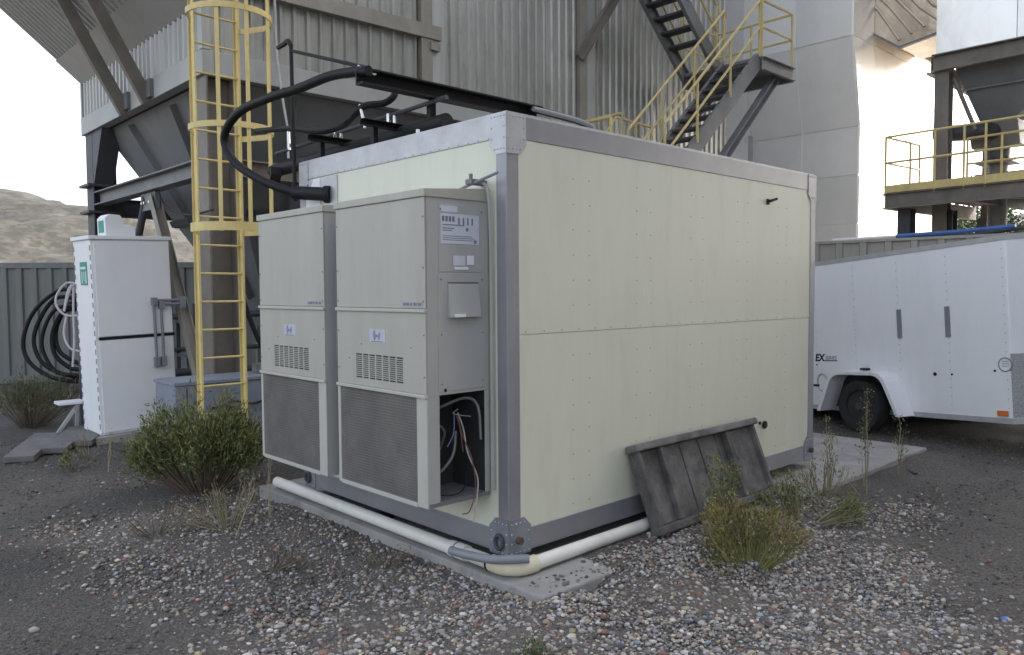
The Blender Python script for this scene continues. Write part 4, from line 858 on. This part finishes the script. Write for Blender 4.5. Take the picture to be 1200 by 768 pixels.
# tail light ring on the left part, lettering
MB().tube([(2.68+.09*math.cos(q), -ysgn*.006, .33+.12*math.sin(q)) for q in [i*math.pi/10 for i in range(21)]], .012, 7).build('filler_ring', 'galv', tr, smooth=True)
tslab('door_latch', 'black', 2.74, 2.84, .27, .30, .02)
lm = frame_m((2.80, -ysgn*.0035, .63), (-1,0,0), (0,0,1))
text_mesh('lettering', 'EX', .135, 'black', tr, lm, shear=.18, bold=.006)
text_mesh('lettering', 'SERIES', .072, 'ink', tr, frame_m((2.80-.185, -ysgn*.0035, .648), (-1,0,0), (0,0,1)), shear=.18, bold=.001)
tslab('lettering_underline', 'black', 2.40, 2.63, .626, .640, .0042, 0)
MB().tube([(2.77,0,.575),(2.77,-ysgn*.008,.575)], .012, 8).build('screw', 'black', tr)

# container behind the trailer with blue pipes on its roof
c2 = container('storage_container', 'tan corrugated steel container showing just above the white trailer', (10.358,3.309), (10.813,-1.111), 0, 2.70, 2.2, 'cont_tan', 1, .42, .05)
q0, q1, q2 = Vector((10.860,1.786,2.755)), Vector((11.063,0.910,2.787)), Vector((11.095,0.057,2.833))
tag(MB().tube([q0, q1, q2], .035, 8).build('plastic_pipe', 'blue', smooth=True), 'bright blue plastic pipe lying on the roof of the tan container', 'pipe')
tag(MB().tube([q0-V(0,0,.02)+rt*.1, q1-V(0,0,.05)+rt*.3, q2-V(0,0,.02)+rt*.2], .03, 8).build('plastic_pipe', 'steel_dk', smooth=True), 'dark pipe under the blue pipe on the tan container roof', 'pipe')
tag(MB().tube([Vector((10.545,2.768,2.719)), Vector((11.072,1.724,2.761))], .03, 8).build('plastic_pipe', 'pvc', smooth=True), 'pale pipe at the left end of the tan container roof', 'pipe')

# ================================================================== VEGETATION
def leafmat(name, c, var=.35):
    mt = bpy.data.materials.new(name); mt.use_nodes = True; n = mt.node_tree.nodes; l = mt.node_tree.links; b = n['Principled BSDF']
    gi = n.new('ShaderNodeNewGeometry'); r = n.new('ShaderNodeValToRGB'); e = r.color_ramp.elements
    e[0].color = (*[x*(1-var) for x in c], 1); e[1].color = (*[x*(1+var) for x in c], 1); l.new(gi.outputs['Random Per Island'], r.inputs[0]); l.new(r.outputs[0], b.inputs['Base Color'])
    b.inputs['Roughness'].default_value = .7
    b.inputs['Transmission Weight'].default_value = 0
    M[name] = mt; return mt
for nm, c in (('leaf_green',(.088,.118,.034)),('leaf_dark',(.055,.075,.025)),('leaf_yellow',(.20,.20,.062)),('leaf_grey',(.10,.115,.06)),('straw',(.26,.22,.13)),('reddish',(.16,.075,.045)),('twig',(.14,.105,.075)),('tree_leaf',(.05,.075,.03)),('flower_yellow',(.26,.20,.04))): leafmat(nm, c)
def leafcloud(name, pts, dirs, ln, wd, mt, parent, loc):
    """one small folded blade per point"""
    P = np.asarray(pts, float); D = np.asarray(dirs, float); n = len(P)
    D /= np.linalg.norm(D, axis=1, keepdims=True)+1e-9; S = np.cross(D, rng.normal(size=(n,3))); S /= np.linalg.norm(S, axis=1, keepdims=True)+1e-9
    L = ln*rng.uniform(.6, 1.4, (n,1)); W = wd*rng.uniform(.7, 1.3, (n,1)); U_ = np.cross(S, D)
    v = np.stack([P, P+D*L*.5+S*W*.5+U_*W*.2, P+D*L, P+D*L*.5-S*W*.5+U_*W*.2], 1).reshape(-1,3)-np.array(loc)
    me = bpy.data.meshes.new(name); f = (np.arange(n)[:,None]*4+np.array([[0,1,2,3]]))
    me.vertices.add(4*n); me.vertices.foreach_set('co', v.astype(np.float32).ravel()); me.loops.add(4*n); me.loops.foreach_set('vertex_index', f.ravel().astype(np.int32))
    me.polygons.add(n); me.polygons.foreach_set('loop_start', np.arange(n, dtype=np.int32)*4); me.polygons.foreach_set('loop_total', np.full(n, 4, np.int32)); me.update(calc_edges=True)
    me.materials.append(M[mt]); o = bpy.data.objects.new(name, me); col.objects.link(o); o.parent = parent; return o
def stemset(name, paths, r0, r1, mt, parent):
    b = MB()
    for p in paths: k = len(p); b.tube(p, [r0+(r1-r0)*i/(k-1) for i in range(k)], 4, cap=False)
    return b.build(name, mt, parent)
def bush(name, label, loc, rad, h, nst, mts, ln, wd, per, group=None, lean=(0,0), cat='bush', stem='twig', tops=None):
    t = thing(name, label, cat, loc, group=group); loc = Vector(loc); paths = []; mset = list(dict.fromkeys(mts)); pts = {m_: ([], []) for m_ in mset}; tp = ([], [])
    cl = [(random.uniform(0, 2*math.pi), math.sqrt(random.random()), random.uniform(.72, 1.12)) for _ in range(max(5, nst//16))]
    for i in range(nst):
        ca_, cr_, ch_ = random.choice(cl); a = ca_+random.gauss(0, .28); rr = min(1.1, abs(cr_+random.gauss(0, .14))); hh = h*(1-.42*rr**2)*random.uniform(.7, 1.06)*ch_
        b0 = loc+V(math.cos(a)*rr*rad*.25, math.sin(a)*rr*rad*.25, 0); e = loc+V(math.cos(a)*rr*rad+lean[0], math.sin(a)*rr*rad+lean[1], hh)
        m1 = b0.lerp(e, .4)+V(math.cos(a)*rr*rad*.12, math.sin(a)*rr*rad*.12, hh*.05)+V(*[random.uniform(-.02,.02) for _ in range(3)])
        m2 = b0.lerp(e, .75)+V(math.cos(a)*rr*rad*.08, math.sin(a)*rr*rad*.08, hh*.04)+V(*[random.uniform(-.02,.02) for _ in range(3)])
        P = [b0, m1, m2, e]; paths.append(P)
        for k in range(per):
            s = random.uniform(.28, 1.0)**.75; q = (P[1].lerp(P[2], (s-.4)/.35) if s < .75 else P[2].lerp(P[3], (s-.75)/.25)) if s > .4 else P[0].lerp(P[1], s/.4)
            j = V(*[random.gauss(0, .022) for _ in range(3)])*(.5+s)
            m_ = random.choice(mts) if s < .8 else (mts[0] if random.random() < .45 else mts[-1]); pts[m_][0].append(tuple(q+j)); d = (e-b0).normalized()*1.1+V(*[random.gauss(0, .55) for _ in range(3)]); pts[m_][1].append(tuple(d))
        if tops and random.random() < tops[1]:
            for k in range(tops[2]): tp[0].append(tuple(e+V(*[random.gauss(0,.018) for _ in range(3)]))); tp[1].append(tuple(V(*[random.gauss(0,1) for _ in range(3)])))
    stemset('stems', paths, .0045, .0018, stem, t)
    for m_ in mset:
        if pts[m_][0]: leafcloud('foliage', pts[m_][0], pts[m_][1], ln, wd, m_, t, tuple(loc))
    if tops and tp[0]: leafcloud('flower_heads', tp[0], tp[1], .014, .01, tops[0], t, tuple(loc))['kind'] = 'stuff'
    return t
bush('shrub', 'large green rabbitbrush left of the far air conditioner', (-.44, 3.68, 0), .60, .94, 360, ('leaf_green','leaf_green','leaf_dark','leaf_yellow'), .050, .0125, 46, tops=('flower_yellow',.25,6))
bush('shrub', 'smaller tan green bush by the container left of the cabinet', (-.75, 9.0, 0), .72, .85, 170, ('leaf_grey','straw','leaf_green'), .07, .008, 30)
bush('weed', 'low dry weed at the foot of the big bush on the gravel', (-.75, 2.45, 0), .40, .42, 42, ('straw','leaf_grey','reddish'), .035, .006, 14, group='low weeds', cat='weed', stem='straw')
bush('weed', 'green and yellow weed clump nearest the camera in front of the hatch', (1.32, -.90, 0), .46, .54, 130, ('leaf_yellow','leaf_green','straw','reddish'), .032, .009, 22, cat='weed', stem='leaf_yellow', tops=('flower_yellow',.5,10))
bush('weed', 'green weed clump at the pad edge right of the hatch', (2.55, -.66, 0), .42, .44, 90, ('leaf_green','leaf_dark','leaf_yellow'), .032, .010, 18, cat='weed', stem='straw', tops=('flower_yellow',.3,8))
bush('weed', 'thin straw weed on the pad edge right of the green clump', (3.25, -.5, 0), .28, .40, 30, ('straw','leaf_yellow'), .03, .008, 12, cat='weed', stem='straw')
bush('weed', 'low olive weed between the hatch and the yellow clump', (1.95, -.66, 0), .34, .28, 80, ('leaf_yellow','straw','leaf_green'), .03, .010, 16, cat='weed', stem='straw')
bush('weed', 'small green seedling on bare gravel left of the big bush', (-1.05, 5.6, 0), .16, .22, 16, ('leaf_green','leaf_yellow'), .04, .012, 12, cat='weed')
bush('weed', 'thin dry weed tuft beside the planks', (-.75, 6.2, 0), .14, .42, 12, ('straw','leaf_grey'), .03, .007, 10, cat='weed', stem='straw')
bush('weed', 'dark green weed tuft in the gravel at the bottom edge', (-.62, -.85, 0), .12, .10, 40, ('leaf_dark','leaf_green'), .03, .006, 10, cat='weed')
for i, (x_, y_, r_, h_, lb) in enumerate(((-.95,1.3,.25,.2,'thin brown dry tuft in the gravel left of the near air conditioner'),(-.42,.75,.2,.13,'flat brown dry tuft touching the pad below the near air conditioner'),(-1.25,2.6,.28,.22,'brown dry tuft on the gravel edge below the big bush'))):
    bush('weed', lb, (x_, y_, .02), r_, h_, 16, ('reddish','leaf_grey','straw'), .03, .006, 9, cat='weed', stem='twig')
def tallweed(label, loc, h, n, mts, spread=.06, tops=True, dry=False, per=40):
    return bush('tall_weed', label, loc, spread, h, n, mts, .032, .010, int(per*1.3), cat='weed', stem='straw' if dry else 'leaf_yellow', tops=('flower_yellow' if not dry else 'straw', 1, 16) if tops else None)
tallweed('tall flowering weed standing in front of the wooden hatch', (1.58, -.52, 0), 1.02, 14, ('leaf_green','leaf_grey'), .13)
tallweed('tall seeding weed in front of the trailer wheel', (3.85, -.62, 0), .95, 4, ('leaf_grey','leaf_dark'), .10, dry=True)
tallweed('thin upright weed beyond the pad corner by the trailer', (4.5, -.66, 0), .70, 3, ('leaf_grey','straw'), .05, dry=True, per=30)
tallweed('short seeding weed left of the tallest weed on the pad edge', (3.2, -.55, 0), .72, 3, ('leaf_grey','straw'), .08, dry=True, per=30)
tallweed('dry pale stalk rising in front of the big bush', (-.88, 2.15, 0), .85, 3, ('straw',), .22, tops=False, dry=True, per=6)
tallweed('dry pale stalk beside the far end of the drain pipe', (-.42, 2.4, 0), .9, 2, ('straw',), .08, tops=False, dry=True, per=6)
tallweed('two dry stalks on bare gravel below the cabinet', (-.85, 5.2, 0), .6, 2, ('straw',), .1, tops=False, dry=True, per=5)
tallweed('bare dry stalk leaning beside the weeds at the pad edge', (3.6, -.75, 0), .45, 2, ('straw',), .3, tops=False, dry=True, per=3)

def tree(label, loc, h, rad, n):
    t = thing('tree', label, 'tree', loc, group='trees under the platform'); L = Vector(loc); trunk = [L, L+V(.1,.05,h*.35), L+V(-.05,.1,h*.75)]
    MB().tube(trunk, [.22,.16,.07], 8).build('trunk', 'twig', t, smooth=True)
    limbs = []; pts = []; ds = []
    for i in range(16):
        a = random.uniform(0, 6.28); z = random.uniform(.3, .8)*h; e = L+V(math.cos(a)*rad*random.uniform(.5,1), math.sin(a)*rad*random.uniform(.5,1), z+random.uniform(.1,.3)*h); s = L+V(0,.05,z*.8); limbs.append([s, s.lerp(e,.5)+V(0,0,.2), e])
        for k in range(n//16):
            q = s.lerp(e, random.uniform(.3,1.05)); q = q+V(*[random.gauss(0,.38) for _ in range(3)]); pts.append(tuple(q)); ds.append(tuple(V(*[random.gauss(0,1) for _ in range(3)])))
    stemset('limbs', limbs, .07, .02, 'twig', t); leafcloud('crown', pts, ds, .22, .14, 'tree_leaf', t, tuple(loc))
tree('leafy tree seen under the platform, left one', (37.268,10.542,0), 5.9, 2.4, 7000)
tree('leafy tree seen under the platform, middle one', (42.873,10.762,0), 6.3, 2.6, 7000)
tree('leafy tree seen under the platform, right one', (48.367,11.087,0), 6.7, 2.6, 7000)
tree('leafy tree seen between the platform legs at the far right', (49.342,7.416,0), 6.4, 2.6, 6000)

# ================================================================== GRAVEL
def ico(sub):
    bm = bmesh.new(); bmesh.ops.create_icosphere(bm, subdivisions=sub, radius=1); v = np.array([p.co[:] for p in bm.verts]); f = np.array([[q.index for q in p.verts] for p in bm.faces]); bm.free(); return v, f
def stone_mat():
    mt = bpy.data.materials.new('river_stones'); mt.use_nodes = True; n = mt.node_tree.nodes; l = mt.node_tree.links; b = n['Principled BSDF']
    at = n.new('ShaderNodeAttribute'); at.attribute_name = 'tone'; l.new(at.outputs['Color'], b.inputs['Base Color']); b.inputs['Roughness'].default_value = .75; return mt
SM = stone_mat()
PAL = np.array([(.38,.35,.325),(.27,.25,.235),(.17,.15,.14),(.50,.46,.415),(.34,.275,.22),(.085,.083,.085),(.26,.27,.30),(.25,.135,.105),(.56,.52,.47),(.36,.29,.19),(.19,.165,.14)])
PW = np.array([.16,.19,.16,.07,.13,.10,.05,.065,.02,.03,.05]); PW /= PW.sum()
def stones(name, label, xy, size, sub, flat=.62, dark=1.0, zoff=0.0, zs=None):
    bv, bf = ico(sub); nv, nf = len(bv), len(bf); n = len(xy); shapes = []
    for k in range(12): q = bv*(1+.28*np.sin(bv@rng.normal(size=(3,3))*2.2+rng.uniform(0,6,3)).mean(1, keepdims=True)); shapes.append(q*np.array([1, rng.uniform(.6,.95), flat*rng.uniform(.75,1.2)]))
    shapes = np.array(shapes); S = shapes[rng.integers(0, 12, n)]; s = size*np.clip(rng.lognormal(0, .42, n), .35, 2.6)
    a = rng.uniform(0, 2*np.pi, n); tx = rng.normal(0, .3, n); ca, sa = np.cos(a), np.sin(a); V_ = S*s[:,None,None]
    ct, st_ = np.cos(tx), np.sin(tx); y = V_[:,:,1]*ct[:,None]-V_[:,:,2]*st_[:,None]; z = V_[:,:,1]*st_[:,None]+V_[:,:,2]*ct[:,None]; x = V_[:,:,0]
    X = x*ca[:,None]-y*sa[:,None]+xy[:,0:1]; Y = x*sa[:,None]+y*ca[:,None]+xy[:,1:2]; Z = z+(s*.30)[:,None]+zoff+(zs[:,None] if zs is not None else 0)
    co = np.stack([X,Y,Z],2).reshape(-1,3).astype(np.float32); F = (np.arange(n)[:,None,None]*nv+bf[None]).reshape(-1).astype(np.int32); nt = n*nf
    me = bpy.data.meshes.new(name); me.vertices.add(len(co)); me.vertices.foreach_set('co', co.ravel()); me.loops.add(3*nt); me.loops.foreach_set('vertex_index', F)
    me.polygons.add(nt); me.polygons.foreach_set('loop_start', np.arange(nt, dtype=np.int32)*3); me.polygons.foreach_set('loop_total', np.full(nt, 3, np.int32)); me.polygons.foreach_set('use_smooth', np.ones(nt, bool)); me.update(calc_edges=True)
    c = PAL[rng.choice(len(PAL), n, p=PW)]*rng.uniform(.75,1.25,(n,1))*dark; c = np.clip(c, 0, 1)
    cc = np.concatenate([np.repeat(c, nv, 0), np.ones((n*nv,1))], 1).astype(np.float32); at = me.color_attributes.new('tone', 'FLOAT_COLOR', 'POINT'); at.data.foreach_set('color', cc.ravel())
    me.materials.append(SM); o = bpy.data.objects.new(name, me); col.objects.link(o); o['kind'] = 'stuff'; tag(o, label, 'gravel'); return o
def gh(x, y):
    sm = lambda t: np.clip(t, 0, 1)**2*(3-2*np.clip(t, 0, 1)); x = np.asarray(x, float); y = np.asarray(y, float)
    r_ = sm((y+1.15)/.62)*sm((x-.12)/.45)*sm((2.7-x)/.7)*.125
    r_ = np.maximum(r_, sm((y+.95)/.45)*sm((x-1.5)/.6)*.065)
    r_ = np.maximum(r_, .10*np.exp(-((x+.12)/.42)**2-((y+.62)/.30)**2)*1.0)
    l_ = sm((x+.75)/.5)*sm((3.0-y)/.6)*sm((y+1.0)/.8)*.045
    w_ = .012*np.sin(5*x+2*y)*np.sin(4*y-3*x)
    return np.maximum(r_, l_)+w_*(np.maximum(r_, l_) > .005)
def vnoise(x, y):
    return .5+.25*np.sin(1.7*x+2.1*y+1)+.15*np.sin(4.1*x-3.3*y+2)+.1*np.sin(7.3*x+6.1*y)
def density(x, y, soft=0):
    """river gravel strip round the near corner of the pad"""
    nz = (vnoise(x*1.7, y*1.7)-.5)*.7; e = lambda d: 1/(1+np.exp(-np.clip(d/.12, -30, 30)))
    left = e(x+1.62+.10*y*(y > 0)+nz*.6)*e(3.3-y+nz)*e(.0-x)                  # beside the left edge of the pad
    front = e(-.35-y+.0)*e(x+1.62+nz*.5)*e(2.75-x-.9*np.maximum(0, -y-.9)+nz*1.2)*e(y+2.9)
    patch = .45*e(.5-np.hypot((x-3.2)/1.2, (y+1.1)/.5))
    pad_ = (x > -.15) & (x < 5.84) & (y > -.45+.26*((x > .45+.25*np.sin(9*y)) & (x < 1.75))) & (y < 3.14)
    thin = .38+.62*e(.55-y+nz*.8)                                             # sparser, dirt showing, further along the left edge
    if soft: return np.maximum(np.maximum(left, front), patch)
    d = np.maximum(np.maximum(left*thin*.95, front*(.75+.5*vnoise(x*3, y*3))), patch); d[pad_] = 0; return np.clip(d, 0, 1)
n0 = 200000; xy = np.stack([rng.uniform(-2.2, 4.2, n0), rng.uniform(-3.0, 4.6, n0)], 1)
keep = rng.random(n0) < density(xy[:,0], xy[:,1])*.92; xy = xy[keep]
vis = ((xy-np.array([-3.2793,-3.5211]))@np.array([fw.x, fw.y]) > 2.6); xy = xy[vis]
depth_ = (xy-np.array([-3.2793,-3.5211]))@np.array([fw.x, fw.y]); near = depth_ < 3.9

nx_, ny_ = 150, 150; gx = np.linspace(-3.4, 5.9, nx_); gy = np.linspace(-3.4, 5.9, ny_); GX, GY = np.meshgrid(gx, gy)
inpad = (GX > -.12) & (GX < 5.8) & (GY > -.15) & (GY < 3.1)
from mathutils import noise as mn
wob = np.array([[mn.fractal((float(x_)*1.6, float(y_)*1.6, .3), 1, 2, 4) for x_ in gx] for y_ in gy])*.012
GZ = np.where(inpad, -.04, gh(GX, GY)-.006+np.clip(wob, -.012, .02)+.012)
gm_ = MB(); gm_.v = [tuple(p) for p in np.stack([GX, GY, GZ], 2).reshape(-1, 3)]
gm_.f = [(j*nx_+i, j*nx_+i+1, (j+1)*nx_+i+1, (j+1)*nx_+i) for j in range(ny_-1) for i in range(nx_-1)]
gbo = gm_.build('gravel_bed', GM, smooth=True, kind='structure'); at_ = gbo.data.attributes.new('bed', 'FLOAT', 'POINT')
at_.data.foreach_set('value', np.clip(density(GX.ravel(), GY.ravel(), soft=1)*1.15, 0, 1).astype(np.float32))
stones('river_gravel', 'mixed grey and reddish river gravel round the near pad corner', xy[near], .0098, 2, zs=rng.uniform(-.004,.012,near.sum())+gh(xy[near,0],xy[near,1]))
stones('river_gravel', 'grey gravel strip beside the far end of the drain pipe', xy[~near], .0102, 1, zs=rng.uniform(-.004,.010,(~near).sum())+gh(xy[~near,0],xy[~near,1]))
# coarse chips over the dark yard
n1 = 40000; xy1 = np.stack([rng.uniform(-3.6, 7.5, n1), rng.uniform(-3.2, 8, n1)], 1); pad_ = (xy1[:,0] > -.18) & (xy1[:,0] < 5.87) & (xy1[:,1] > -.48) & (xy1[:,1] < 3.17); xy1 = xy1[~pad_]
stones('yard_chips', 'dark grey crushed stone scattered over the yard', xy1, .0075, 1, dark=.42, zoff=.004)
n2 = 900; xy2 = np.stack([rng.uniform(-3.2, 6.0, n2), rng.uniform(-3.0, 6.5, n2)], 1); pad_ = (xy2[:,0] > -.18) & (xy2[:,0] < 5.87) & (xy2[:,1] > -.48) & (xy2[:,1] < 3.17); xy2 = xy2[~pad_]
stones('loose_stones', 'single paler stones strewn over the dark yard', xy2, .012, 1, dark=.8, zoff=.004)
n3 = 130; xy3 = np.stack([rng.uniform(-.1, 1.4, n3), -.45+np.abs(rng.normal(0, .13, n3))], 1)
stones('pad_stones', 'gravel spilled on top of the near pad corner', xy3[xy3[:,1] < -.2], .014, 1, zoff=.108, dark=.6)
tag(MB().sphere((1.64,-2.29,.015), .028, 8, 5, (1.3,.8,.4)).build('plastic_scrap', 'blue', smooth=True), 'small bright blue plastic scrap on the gravel at lower right', 'litter')
tag(MB().bar((4.821,-0.502,0.020), (4.868,-0.703,0.020), .07, .03).bar((4.964,-0.548,0.030), (4.775,-0.720,0.030), .04, .04).build('rubber_scrap', 'debris'), 'black rubber scrap on the yard below the pad corner', 'litter')
tag(MB().tube([(-0.327,5.237,0.030),(-0.113,5.330,0.030),(0.129,5.544,0.030)], .012, 6).build('stick', 'straw'), 'pale dry stick lying left of the big bush', 'stick')
